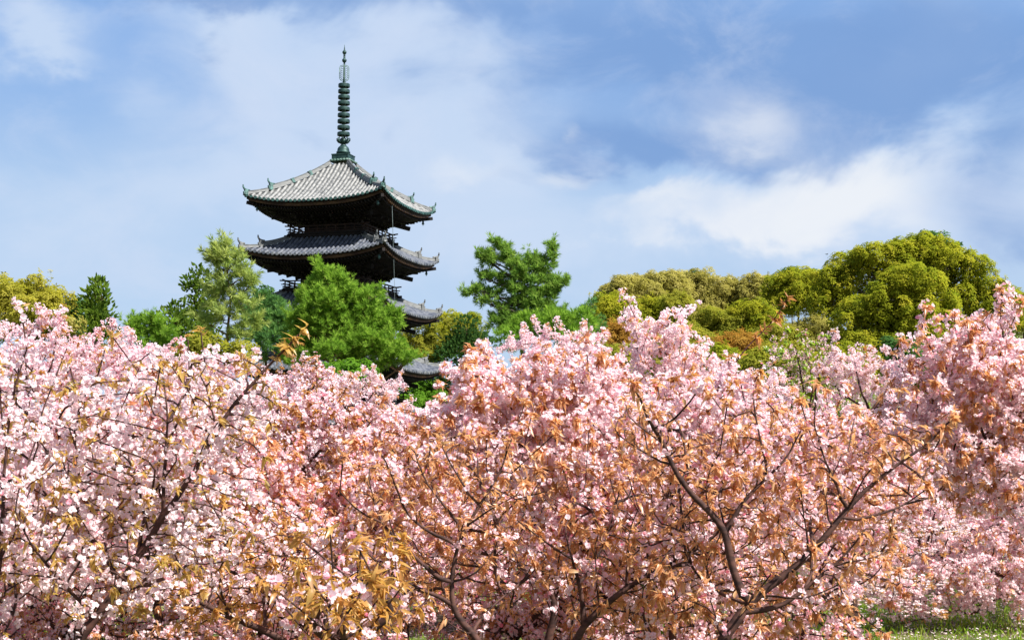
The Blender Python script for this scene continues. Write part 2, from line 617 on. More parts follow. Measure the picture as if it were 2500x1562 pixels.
def make_roof(t):
    q = TIER[t]
    A, a, zm, U, zi = q['A'], q['a'], q['zm'], q['U'], q['zi']
    H = zi - zm

    def zs(x, d):
        v = min(max((A - d) / (A - a), 0), 1)
        r = min(abs(x) / max(d, 1e-3), 1)
        return zm + H * (.66 * v + .34 * v * v) + U * r ** 2.7 * (1 - v) ** 1.6

    roof = None
    mb = MB()
    pan = MB()
    caps = MB()
    NR = 31 if t == 5 else 32
    sp = 2 * A / NR
    for k in range(4):
        # pan tiles: sheet between the ribs
        P = []
        for i in range(13):
            v = i / 12
            d = A + (a - A) * v
            row = []
            for j in range(25):
                u = -1 + 2 * j / 24
                x = u * d
                xx, yy = rot4(k, x, -d)
                row.append((xx, yy, zs(x, d)))
            P.append(row)
        pan.grid(P)
        for i in range(NR):
            x = -A + sp * (i + .5)
            if abs(x) > A - .16:
                continue
            d1 = max(abs(x), a)
            n = max(2, int(9 * (A - d1) / (A - a)) + 2)
            vs = []
            r = sp * .29
            for j in range(n):
                d = A + .06 + (d1 - A - .06) * j / (n - 1)
                z = zs(x, min(d, A))
                slope = (zs(x, max(d - .15, a)) - zs(x, min(d + .15, A))) / .3
                nl = math.hypot(1, slope)
                for s in range(6):
                    an = PI * s / 5
                    ox = -r * math.cos(an)
                    up = r * math.sin(an) * 1.05 - .01
                    xx, yy = rot4(k, x + ox, -(d + up * slope / nl))
                    vs.append((xx, yy, z + up / nl))
            fs = []
            for j in range(n - 1):
                for s in range(5):
                    b = j * 6 + s
                    fs.append((b, b + 1, b + 7, b + 6))
            mb.add(vs, fs)
            # round end tile
            z = zs(x, A)
            ring = []
            for s in range(8):
                an = 2 * PI * s / 8
                xx, yy = rot4(k, x + r * 1.12 * math.cos(an), -(A + .09))
                ring.append((xx, yy, z + .02 + r * 1.12 * math.sin(an)))
            for s in range(8):
                an = 2 * PI * s / 8
                xx, yy = rot4(k, x + r * 1.12 * math.cos(an), -(A - .03))
                ring.append((xx, yy, z + .02 + r * 1.12 * math.sin(an)))
            caps.add(ring, [tuple(range(8))] + [(s, s + 8, (s + 1) % 8 + 8, (s + 1) % 8) for s in range(8)])
    roof = mb.build('roof', 'roof_tile' if t == 5 else 'roof_tile_shaded', pag, smooth=True)
    pan.build('pan_tiles', 'pan_tile' if t == 5 else 'pan_tile_shaded', roof, smooth=True)
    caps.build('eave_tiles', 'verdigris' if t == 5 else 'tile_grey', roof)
    # eave edge boards under the tiles
    for (o1, z1, z2, nm, mt) in ((.10, -.03, -.17, 'eave_board', 'old_wood'), (.20, -.172, -.40, 'eave_board', 'eave_wood')):
        eb = MB()
        for k in range(4):
            P = []
            for j in range(33):
                u = -1 + 2 * j / 32
                pts = []
                for (o, dz) in ((o1, z1), (o1, z2), (o1 + .22, z2)):
                    d = A - o
                    xx, yy = rot4(k, u * d, -d)
                    pts.append((xx, yy, zs(u * A, A) + dz))
                P.append(pts)
            eb.grid(P)
        eb.build(nm, mt, roof)
    # soffit and rafters
    b = q['body']
    zb = zm - 1.08 if t > 1 else zm - .8
    q['zb'] = zb

    def zsof(x, d):
        v = (A - d) / (A - b)
        r = min(abs(x) / d, 1)
        e = zs(x * A / d, A) - .42
        return e + (zb + .18 - (zm - .42)) * v * (.75 + .25 * v) - (e - (zm - .42)) * v * (1.15 - .15 * v)
    sf = MB()
    for k in range(4):
        P = []
        for i in range(9):
            d = A - .42 + (b - A + .42) * i / 8
            P.append([(*rot4(k, (-1 + 2 * j / 16) * d, -d), zsof((-1 + 2 * j / 16) * d, d) + (0.03 if i else .06)) for j in range(17)])
        sf.grid(P)
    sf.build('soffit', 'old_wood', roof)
    rf = MB()
    NF = 40
    for k in range(4):
        for i in range(NF):
            x = (-1 + 2 * (i + .5) / NF) * (A - .45)
            for (da, db, off, w) in ((A - .34, max(A - 1.75, abs(x) + .05), -.07, .12), (A - 1.55, max(b + .35, abs(x) + .05), -.20, .14)):
                if db > da - .15:
                    continue
                p = (*rot4(k, x, -da), zsof(x, da) + off)
                r_ = (*rot4(k, x, -db), zsof(x, db) + off)
                rf.beam(p, r_, w, .15)
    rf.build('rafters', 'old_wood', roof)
    # brackets: stepped arms, purlins and slanted tail rafters
    br = MB()
    for st in range(4):
        d = b + .25 + st * .52
        z = zb + .02 + st * .16
        for k in range(4):
            p = (*rot4(k, -d - .08, -d), z)
            r_ = (*rot4(k, d + .08, -d), z)
            br.beam(p, r_, .16, .17)
    for k in range(4):
        for x in (-b, -b * .36, b * .36, b):
            for st in range(4):
                d = b + .25 + st * .52
                z = zb - .16 + st * .16
                c = (*rot4(k, x, -(b + (d - b) / 2)), z)
                sx, sy = (.2, d - b + .3) if k % 2 == 0 else (d - b + .3, .2)
                br.box(c, (sx, sy, .15))
                for ox in (-.42, 0, .42):
                    br.box((*rot4(k, x + ox, -d), z + .02), (.24, .24, .17), 0, 1.25)
            p = (*rot4(k, x, -(b + .3)), zb + .50)
            r_ = (*rot4(k, x, -(b + 2.2)), zb + .06)
            br.beam(p, r_, .17, .24)
    for k in range(4):
        sx, sy = [(-1, -1), (1, -1), (1, 1), (-1, 1)][k]
        # two corner beams under each hip
        zc = zs(A, A)
        br.beam((sx * (b + .3), sy * (b + .3), zb + .55), (sx * (b + 2.15), sy * (b + 2.15), zb + .10), .24, .34)
        br.beam((sx * (b + 1.0), sy * (b + 1.0), zb + .66), (sx * (A - 1.35), sy * (A - 1.35), zsof(A - 1.35, A - 1.35) - .22), .24, .30)
        br.beam((sx * (A - 1.9), sy * (A - 1.9), zsof(A - 1.9, A - 1.9) - .04), (sx * (A - .12), sy * (A - .12), zc - .60), .24, .26)
    br.build('bracketing', 'old_wood', pag)
    # hip ridges, in two stages, each with an end ornament
    orn = 'verdigris' if t == 5 else 'ridge_tile'
    for k in range(4):
        sx, sy = [(-1, -1), (1, -1), (1, 1), (-1, 1)][k]

        def hp(d, dz=0.0):
            return (sx * d, sy * d, zs(d, d) + dz)
        d_mid = A - 1.55 if t == 5 else A - 1.25
        ds = [a + (d_mid - a) * i / 9 for i in range(10)]
        m1 = MB()
        m1.path([hp(d, .02) for d in ds], .40, [.17 + .05 * (i / 9) ** 2 for i in range(10)])
        m1.path([hp(d, .19 + .05 * (i / 9) ** 2) for i, d in enumerate(ds)], .28, [.10 + .04 * (i / 9) ** 2 for i in range(10)])
        m1.tube([hp(d, .32 + .09 * (i / 9) ** 2) for i, d in enumerate(ds)], .085, 7)
        hr = m1.build('hip_ridge', 'ridge_tile', roof)
        m2 = MB()
        ds2 = [d_mid - .1 + (A - .12 - d_mid + .1) * i / 6 for i in range(7)]
        m2.path([hp(d, .02) for d in ds2], .30, [.14 + .05 * (i / 6) ** 2 for i in range(7)])
        m2.tube([hp(d, .20 + .06 * (i / 6) ** 2) for i, d in enumerate(ds2)], .085, 7)
        m2.build('hip_ridge', 'ridge_tile', roof)
        for nd in ((.33, .62) if t == 5 else ()):
            d = a + (d_mid - a) * nd
            m3 = MB()
            m3.path([hp(d - .08, .0), hp(d + .08, .0)], .44, .42)
            m3.build('ridge_band', 'verdigris', roof)
        for (d, sc) in ((d_mid, 1.0), (A - .05, .92)):
            mo = MB()
            zt = zs(d, d)
            e = (sx * .7071, sy * .7071)

            def op(o, z):
                return (sx * d + e[0] * o, sy * d + e[1] * o, zt + z)
            hh = (.5 if d == d_mid else .34)
            # demon-face tile with shoulders and a long upcurled cap tile
            mo.path([op(-.16, .0), op(.10, .0)], .50 * sc, hh + .08)
            mo.path([op(.02, .04), op(.17, .02)], .36 * sc, hh * .75)
            mo.tube([op(-.35, hh + .04), op(-.08, hh + .06), op(.12, hh + .14), op(.22, hh + .30), op(.24, hh + .50)], [.09, .095, .09, .075, .045], 7)
            if d > d_mid:
                mo.tube([op(-.2, .02), op(.1, .0), op(.2, .05)], [.10, .11, .10], 7)
            mo.build('ridge_end', orn, roof)
    return roof


def make_storey(t):
    q = TIER[t]
    b, z0 = q['body'], q['floor']
    zt = q['zb'] + .25
    w = MB()
    w.box((0, 0, (z0 + zt) / 2), (2 * b - .14, 2 * b - .14, zt - z0))
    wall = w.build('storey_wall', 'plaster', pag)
    for k in range(4):
        for x in (-b, -b * .36, b * .36):
            c = MB()
            xx, yy = rot4(k, x, -b)
            c.lathe([(.16, z0), (.16, zt)], (xx, yy, 0), 10)
            c.build('column', 'old_wood', wall)
        f = MB()
        for z in (z0 + .10, z0 + (zt - z0) * .52, zt - .12):
            sx, sy = (2 * b, .16) if k % 2 == 0 else (.16, 2 * b)
            xx, yy = rot4(k, 0, -(b + .02))
            f.box((xx, yy, z), (sx - .3, sy, .16) if k % 2 == 0 else (sx, sy - .3, .16))
        f.build('tie_beam', 'old_wood', wall)
        d = MB()
        for s in (-1, 1):
            xx, yy = rot4(k, s * b * .165, -(b - .03))
            sz = (b * .30, .10, zt - z0 - .35)
            d.box((xx, yy, (z0 + zt) / 2), sz if k % 2 == 0 else (sz[1], sz[0], sz[2]))
        d.build('door', 'old_wood_brown', wall)
        for s in (-1, 1):
            l = MB()
            for i in range(9):
                xx, yy = rot4(k, s * b * .68 + (i - 4) * b * .055, -(b - .02))
                l.box((xx, yy, z0 + (zt - z0) * .5), (.06, .06, (zt - z0) * .55))
            l.build('lattice_window', 'old_wood_brown', wall)
    if t == 1:
        return
    # balcony on stub brackets with its railing
    r = q['rail']
    zr = TIER[t - 1]['zi']
    m = MB()
    m.box((0, 0, z0 - .06), (2 * r + .1, 2 * r + .1, .12))
    m.box((0, 0, z0 - .21), (2 * r - .35, 2 * r - .35, .16))
    m.box((0, 0, (zr - .6 + z0 - .30) / 2), (2 * r - 1.0, 2 * r - 1.0, z0 - .30 - zr + .6))
    for k in range(4):
        for i in range(7):
            x = (-1 + 2 * i / 6) * (r - .35)
            xx, yy = rot4(k, x, -(r - .30))
            m.box((xx, yy, z0 - .38), (.2, .5, .18) if k % 2 == 0 else (.5, .2, .18))
        m.beam((*rot4(k, -r - .42, -r + .12), z0 - .23), (*rot4(k, r + .42, -r + .12), z0 - .23), .17, .19)
    bal = m.build('balcony', 'old_wood', pag)
    g = MB()
    for k in range(4):
        for z, ext, s in ((z0 + .10, .12, .09), (z0 + .30, .25, .07), (z0 + .56, .38, .10)):
            zz = z + (.008 if k % 2 else 0)
            n = 8
            pts = []
            for i in range(n + 1):
                u = -1 + 2 * i / n
                pts.append((*rot4(k, u * (r + ext), -(r - .10)), zz + (.07 * abs(u) ** 12 if s == .10 else 0)))
            for i in range(n):
                g.beam(pts[i], pts[i + 1], s, s)
        for i in range(9):
            x = (-1 + 2 * i / 8) * (r - .10)
            xx, yy = rot4(k, x, -(r - .10))
            if i < 8:
                g.box((xx, yy, z0 + (.33 if i == 0 else .27)), (.09, .09, .66 if i == 0 else .54))
    g.build('railing', 'old_wood_brown', bal)


for t in (1, 2, 3, 4, 5):
    make_roof(t)
for t in (1, 2, 3, 4, 5):
    make_storey(t)
pod = MB()
pod.box((0, 0, .45), (9.6, 9.6, .9))
pod.box((-5.4, 0, .2), (1.2, 3, .4))
pod.box((0, -5.4, .2), (3, 1.2, .4))
pod.build('podium', 'podium_stone', pag)

# the finial
fin_z = TIER[5]['zi']
zb0 = fin_z + .40
m = MB()
ztop = zat(373, 116.4)
m.box((0, 0, (zb0 + ztop) / 2 + .02), (1.5, 1.5, ztop - zb0 - .12))
m.box((0, 0, ztop - .04), (1.57, 1.57, .08))
fin = m.build('finial', 'bronze_dark', pag)
m = MB()
m.box((0, 0, zb0 - .02), (1.72, 1.72, .12))
m.build('base_moulding', 'bronze_pale', fin)
m = MB()
for k in range(4):
    for i in range(6):
        xx, yy = rot4(k, -.70 + .28 * i, -.98)
        m.tube([(xx, yy, zb0 - .10), (*rot4(k, -.70 + .28 * i, -.72), zb0 + .02)], .08, 6)
m.build('cap_tiles', 'bronze_pale', fin)


def zz_(zy):
    """height from the close view of the finial"""
    return zat(90 + zy / 4.877, 117.4)


PXM = 117.4 / 3400 / 4.877
m = MB()
z1, z2 = zz_(1376), zz_(1298)
hgt = z2 - z1
m.lathe([(.60, z1 - .12), (.60, z1 + .03), (.53, z1 + .05), (.52, z1 + hgt * .25), (.50, z1 + hgt * .5), (.43, z1 + hgt * .75), (.30, z1 + hgt * .95), (.26, z2), (.27, z2 + .04), (.21, z2 + .08)], n=24)
m.build('inverted_bowl', 'bronze_dark', fin, smooth=True)
m = MB()
z3 = zz_(1205)
m.lathe([(.20, z2 + .07), (.20, z2 + .22), (.30, z2 + .32), (.34, z2 + .42), (.24, z3 - .06), (.18, z3)], n=20)
for k in range(8):
    an = 2 * PI * k / 8 + .3
    ca, sa = math.cos(an), math.sin(an)
    m.tube([(.22 * ca, .22 * sa, z2 + .24), (.42 * ca, .42 * sa, z2 + .30), (.54 * ca, .54 * sa, z2 + .46), (.55 * ca, .55 * sa, z2 + .62), (.47 * ca, .47 * sa, z2 + .68), (.42 * ca, .42 * sa, z2 + .60)], [.07, .075, .07, .055, .045, .035], 6)
m.build('lotus_flower', 'bronze_dark', fin, smooth=True)
m = MB()
m.lathe([(.15, z3 - .3), (.135, zz_(560)), (.10, zz_(520)), (.07, zz_(330)), (.07, zz_(310))], n=12)
m.build('shaft', 'bronze_dark', fin, smooth=True)
for i, yc in enumerate((1160, 1083, 1008, 935, 862, 792, 722, 652, 583)):
    rr = (152 - 1.5 * i) * PXM / 2
    zc = zz_(yc)
    h = .15
    m = MB()
    m.lathe([(rr * .92, -h), (rr * .99, -h * .92), (rr * 1.01, -h * .3), (rr, h * .7), (rr * .95, h), (rr * .80, h), (rr * .76, h * .6), (rr * .76, -h * .8), (rr * .90, -h)], (0, 0, zc), 28)
    m.f = m.f[:-2]
    m.lathe([(.20, -h * .8), (.20, h * 1.0)], (0, 0, zc), 12)
    for k in range(8):
        an = 2 * PI * k / 8
        m.beam((.17 * math.cos(an), .17 * math.sin(an), zc + .03), (rr * .80 * math.cos(an), rr * .80 * math.sin(an), zc + .03), .07, .10)
    m.build('ring', 'bronze_dark', fin, smooth=False)
# water flame: four openwork blades
za, zb_ = zz_(535), zz_(338)
for k in range(4):
    an = PI / 2 * k + .35
    m = MB()
    ca, sa = math.cos(an), math.sin(an)
    H_ = zb_ - za

    def wf(r, t):
        return (r * ca, r * sa, za + t * H_)
    outl = [(.10, 0), (.30, .08), (.40, .20), (.41, .50), (.40, .84), (.33, .95), (.10, 1.0)]
    m.tube([wf(*p) for p in outl], .028, 5)
    m.tube([wf(r * .70, .06 + t * .88) for r, t in outl], .022, 5)
    for j in range(7):
        t = .12 + j * .125
        m.tube([wf(.08, t), wf(.20, t + .05), wf(.29, t - .01), wf(.39, t + .03)], .02, 4)
    m.build('water_flame', 'bronze_pale', fin)
m = MB()
zc, r = zz_(284), .20
m.lathe([(.07, -.30)] + [(max(r * math.sin(PI * i / 8), .07), -r * math.cos(PI * i / 8)) for i in range(1, 8)] + [(.09, .24), (.085, .42)], (0, 0, zc), 14)
m.build('dragon_ball', 'bronze_dark', fin, smooth=True)
m = MB()
zc, r = zz_(188), .185
m.lathe([(.085, -.36), (.09, -.2)] + [(max(r * math.sin(PI * i / 8), .075), -r * math.cos(PI * i / 8)) for i in range(1, 8)] + [(.06, .24), (.035, .42), (.012, .68)], (0, 0, zc), 14)
m.build('jewel', 'bronze_dark', fin, smooth=True)

# wind bells hang from the corner beams: things of their own
PM = Matrix.Translation((PX, PY, 0)) @ Matrix.Rotation(PTH, 4, 'Z')
bell_proto = None
ORD = {5: 'top', 4: 'second highest', 3: 'third highest', 2: 'fourth highest'}
CN = {0: 'left hand', 1: 'nearest', 2: 'right hand'}
for t in (5, 4, 3, 2):
    q = TIER[t]
    for k in (0, 1, 2):
        if (t, k) in ((3, 0), (2, 0), (2, 1)):
            continue
        sx, sy = [(-1, -1), (1, -1), (1, 1)][k]
        d = q['A'] - .75
        p = PM @ Vector((sx * d, sy * d, q['zc'] - .78))
        if bell_proto is None:
            o = empty('wind_bell', p)
            mm = MB()
            mm.lathe([(.02, -.14), (.09, -.16), (.115, -.22), (.13, -.42), (.17, -.52), (.165, -.55), (.02, -.53)], n=12)
            mm.build('bell', 'verdigris', o, smooth=True)
            mm = MB()
            mm.tube([(0, 0, .14), (0, 0, -.16)], .022, 5)
            mm.build('hanger', 'bronze_dark', o)
            mm = MB()
            mm.box((0, 0, -.64), (.12, .02, .14))
            mm.tube([(0, 0, -.52), (0, 0, -.58)], .012, 4)
            mm.build('clapper', 'bronze_dark', o)
            bell_proto = o
            o.scale = (.72, .72, .72)
        else:
            o = bell_proto.copy()
            col.objects.link(o)
            o.location = p
            for ch in bell_proto.children:
                c = ch.copy()
                col.objects.link(c)
                c.parent = o
        tag(o, 'green bronze wind bell under the %s corner of the %s pagoda roof' % (CN[k], ORD[t]), 'bell', 'wind bells under the pagoda eaves')

# lightning cable hanging down beside the near corner
p0, p1, p2 = at(957, 492, 112.5), at(963, 690, 112.2), at(967, 905, 112.0)
o = empty('hanging_cable', tuple(p2 * 1.0))
m = MB()
pts = [p0 - p2, p1 - p2, p2 - p2, np.array([p2[0], p2[1], 0]) - p2]
m.tube(pts[:2], [.024, .015], 6)
m.tube(pts[1:], .015, 6)
m.build('cable', 'chain_metal', o)
for (ax, ay, bx, by, DD) in ((940, 492, 958, 496, 112.5), (940, 627, 962, 630, 112.3), (948, 758, 966, 761, 112.2)):
    m = MB()
    pa, pb = at(ax, ay, DD + .6) - p2, at(bx, by, DD) - p2
    m.tube([pa, pb], .045, 6)
    m.build('arm', 'chain_metal', o)
tag(o, 'thin grey metal cable hanging down past the right side eaves of the pagoda', 'cable')


# ------------------------------------------------------------------ foliage tools
def unit(v):
    return v / np.maximum(np.linalg.norm(v, axis=-1, keepdims=True), 1e-9)


def frames(nrm, g):
    """rotation frames whose third axis is nrm, rolled at random"""
    n = unit(nrm)
    r = unit(g.normal(size=n.shape))
    a = unit(np.cross(r, n))
    b = np.cross(n, a)
    return a, b, n


def stamp(tv, loops, totals, pos, nrm, scale, g, ax=None):
    """copies of a small template (tv: vertices, z along nrm) at pos; returns arrays for np_mesh"""
    N, K = len(pos), len(tv)
    a, b, n = frames(nrm, g) if ax is None else ax
    V = (tv[None, :, 0:1] * a[:, None] + tv[None, :, 1:2] * b[:, None] + tv[None, :, 2:3] * n[:, None]) * scale[:, None, None] + pos[:, None]
    L = (loops[None] + (np.arange(N) * K)[:, None]).ravel()
    tot = np.tile(totals, N)
    return V.reshape(-1, 3), L, tot


def join(parts):
    """join several stamps"""
    V, L, Tt, off = [], [], [], 0
    for v, l, t in parts:
        V.append(v)
        L.append(l + off)
        Tt.append(t)
        off += len(v)
    V, L, Tt = np.concatenate(V), np.concatenate(L), np.concatenate(Tt)
    return V, L, np.concatenate([[0], np.cumsum(Tt)[:-1]]), Tt


def flower_tpl(cup, n=5, seed=0, notch=True):
    rr = random.Random(seed)
    v, loops, tot, rad = [], [], [], []
    for i in range(n):
        an = 2 * PI * i / n + rr.uniform(-.12, .12)
        lift = cup + rr.uniform(-.12, .18)
        ca, sa = math.cos(an), math.sin(an)
        o = len(v)
        pts = [(0.05, 0, 0), (.30, -.24, .30), (.52, -.13, .52), (.46, 0, .45), (.52, .13, .52), (.30, .24, .30)] if notch \
            else [(0.05, 0, 0), (.34, -.26, .34), (.52, 0, .52), (.34, .26, .34)]
        for r, w, h in pts:
            x, y = r * ca - w * sa, r * sa + w * ca
            v.append((x, y, h * lift + abs(w) * .12))
            rad.append(min(1, r / .5))
        k = len(pts)
        loops += list(range(o, o + k))
        tot.append(k)
    return np.array(v), np.array(loops), np.array(tot), np.array(rad)


FT_NEAR = [flower_tpl(.30, 5, 1), flower_tpl(.75, 5, 2), flower_tpl(1.25, 6, 3), flower_tpl(.1, 5, 4)]
FT_FAR = [flower_tpl(.45, 5, 5, False), flower_tpl(1.0, 4, 6, False)]


def leaf_tpl(bend, w=.17):
    # blade folded along the midrib and curved downwards; lies along x, upper side +z
    xs = [0.0, .28, .62, 1.0]
    zs = [0.0, .06, .02 - bend * .4, -bend]
    ws = [.02, w, w * .8, 0.0]
    v = []
    for x, z, ww in zip(xs, zs, ws):
        v += [(x, -ww, z + ww * .45), (x, 0, z), (x, ww, z + ww * .45)]
    f = []
    for i in range(3):
        a = 3 * i
        f += [(a, a + 1, a + 4, a + 3), (a + 1, a + 2, a + 5, a + 4)]
    return np.array(v), np.array([i for q in f for i in q]), np.array([4] * 6)


LT_NEAR = [leaf_tpl(.10), leaf_tpl(.35, .15), leaf_tpl(.6, .19), leaf_tpl(.95, .21), leaf_tpl(-.25, .13)]


def leaf_far():
    v = np.array([(0, 0, 0), (.5, -.19, .04), (1, 0, -.15), (.5, .19, .04)])
    return v, np.array([0, 1, 2, 3]), np.array([4])


LT_FAR = [leaf_far()]


def leaf_axes(d, g, droop=.35):
    """frames for leaves that point along d with their upper side up"""
    x = unit(d + np.array([0, 0, -droop]) * g.uniform(.2, 1.2, (len(d), 1)))
    up = np.array([0, 0, 1.0]) + g.normal(size=d.shape) * .45
    y = unit(np.cross(up, x))
    z = np.cross(x, y)
    return x, y, z


# ------------------------------------------------------------------ cherry trees
def grow(limbs, attractors, g, step, kill, infl, inertia=.55, up=.10, iters=90):
    """space colonisation from given limbs; returns positions, parents, radius hints"""
    pos, par, hint = [], [], []
    for lm in limbs:
        pts, r0, r1 = lm
        pts = np.asarray(pts, float)
        # resample
        seg = np.linalg.norm(np.diff(pts, axis=0), axis=1)
        s = np.concatenate([[0], np.cumsum(seg)])
        n = max(2, int(s[-1] / step))
        t = np.linspace(0, s[-1], n + 1)
        P = np.stack([np.interp(t, s, pts[:, i]) for i in range(3)], 1)
        # soften corners, add a little wander
        for _ in range(2):
            P[1:-1] = (P[:-2] + 2 * P[1:-1] + P[2:]) / 4
        P[1:] += np.cumsum(g.normal(size=(n, 3)), 0) * step * .03
        prev = -1
        start = 0
        if pos:
            A = np.array(pos)
            d = np.linalg.norm(A - P[0], axis=1)
            j = int(d.argmin())
            if d[j] < step * 4:
                prev = j
                start = 1
        for i in range(start, n + 1):
            pos.append(P[i])
            par.append(prev)
            hint.append(r1 + (r0 - r1) * (1 - i / n) ** 1.25 * (1 + .10 * math.sin(i * 1.7) * math.sin(i * .61)))
            prev = len(pos) - 1
    n0 = len(pos)
    cap = n0 + 9000
    X = np.zeros((cap, 3))
    X[:n0] = pos
    DIR = np.zeros((cap, 3))
    for i in range(n0):
        if par[i] >= 0:
            DIR[i] = X[i] - X[par[i]]
    DIR[:n0] = unit(DIR[:n0])
    n = n0
    At = attractors.copy()
    d2 = ((At[:, None] - X[None, :n0]) ** 2).sum(2)
    near = d2.argmin(1)
    dist = np.sqrt(d2.min(1))
    alive = dist > kill
    for it in range(iters):
        act = np.where(alive & (dist < infl))[0]
        if len(act) == 0:
            break
        nd, inv = np.unique(near[act], return_inverse=True)
        vec = unit(At[act] - X[near[act]])
        S = np.zeros((len(nd), 3))
        np.add.at(S, inv, vec)
        S = unit(unit(S) + DIR[nd] * inertia + np.array([0, 0, up]) + g.normal(size=S.shape) * .12)
        new = X[nd] + S * step
        if n + len(new) > cap:
            break
        X[n:n + len(new)] = new
        DIR[n:n + len(new)] = S
        par += nd.tolist()
        hint += [0.0] * len(new)
        al = np.where(alive)[0]
        dd = np.linalg.norm(At[al][:, None] - new[None], axis=2)
        j = dd.argmin(1)
        dm = dd[np.arange(len(al)), j]
        better = dm < dist[al] - 1e-6
        near[al[better]] = n + j[better]
        dist[al[better]] = dm[better]
        n += len(new)
        alive &= dist > kill
        # attractors that no longer draw anything nearer are dropped
        if it % 12 == 11:
            stuck = alive & (dist < kill * 1.6)
            alive &= ~stuck
    return X[:n], np.array(par), np.array(hint), DIR[:n]


def tubes_from(X, par, hint, tip_r=.0028, expo=2.1):
    n = len(X)
    kids = [[] for _ in range(n)]
    for i in range(n):
        if par[i] >= 0:
            kids[par[i]].append(i)
    r = np.zeros(n)
    acc = np.zeros(n)
    for i in range(n - 1, -1, -1):
        r[i] = acc[i] ** (1 / expo) if acc[i] > 0 else tip_r
        r[i] = max(r[i], hint[i])
        if par[i] >= 0:
            p = par[i]
            if p < i:
                acc[p] += max(r[i], tip_r) ** expo if hint[i] == 0 else 0
    # limit thickness of grown wood
    mx = np.maximum(hint, .024)
    r = np.minimum(r, mx)
    chains = []
    seen = np.zeros(n, bool)
    stack = [i for i in range(n) if par[i] < 0]
    starts = [(None, i) for i in stack]
    while starts:
        p, i = starts.pop()
        ch = [p] if p is not None else []
        cur = i
        while True:
            ch.append(cur)
            ks = kids[cur]
            if not ks:
                break
            best = max(ks, key=lambda k: (hint[k] > 0, r[k]))
            for k in ks:
                if k != best:
                    starts.append((cur, k))
            cur = best
        chains.append(ch)
    return chains, r, kids


def branch_mesh(X, r, chains, name, mat, parent, org, far=False):
    parts = []
    for ch in chains:
        if len(ch) < 2:
            continue
        ii = np.array(ch)
        P = X[ii]
        rr = r[ii].copy()
        if len(ch) > 1 and rr[0] > rr[1] * 1.4:
            rr[0] = rr[1] * 1.15
        ns = 8 if rr.max() > .03 else (5 if rr.max() > .008 else 3)
        if far:
            ns = 5 if rr.max() > .02 else 3
        m = len(P)
        t = np.zeros_like(P)
        t[1:-1] = P[2:] - P[:-2]
        t[0], t[-1] = P[1] - P[0], P[-1] - P[-2]
        t = unit(t)
        ref = np.array([.31, .17, .93])
        s = unit(np.cross(t, ref))
        u = np.cross(s, t)
        an = np.linspace(0, 2 * PI, ns, endpoint=False)
        V = P[:, None] + (s[:, None] * np.cos(an)[None, :, None] + u[:, None] * np.sin(an)[None, :, None]) * rr[:, None, None]
        V = V.reshape(-1, 3)
        i = np.arange(m - 1)[:, None] * ns
        k = np.arange(ns)[None]
        k2 = (k + 1) % ns
        Q = np.stack([i + k, i + ns + k, i + ns + k2, i + k2], 2).reshape(-1)
        parts.append((V, Q, np.full((m - 1) * ns, 4)))
    V, L, S, Tt = join(parts)
    return np_mesh(name, V - org, L, S, Tt, mat, parent, smooth=True)


def crown_points(ells, n, g, shell=.5):
    """attractors in a union of ellipsoids (centre, radii), denser towards the outside"""
    vol = np.array([np.prod(e[1]) for e in ells])
    k = g.choice(len(ells), n, p=vol / vol.sum())
    d = unit(g.normal(size=(n, 3)))
    rad = g.uniform(0, 1, n) ** shell
    c = np.array([e[0] for e in ells])[k]
    s = np.array([e[1] for e in ells])[k]
    return c + d * rad[:, None] * s


LEAF_MORE = 2.1
FS, LS, FN = .74, .76, 1.5


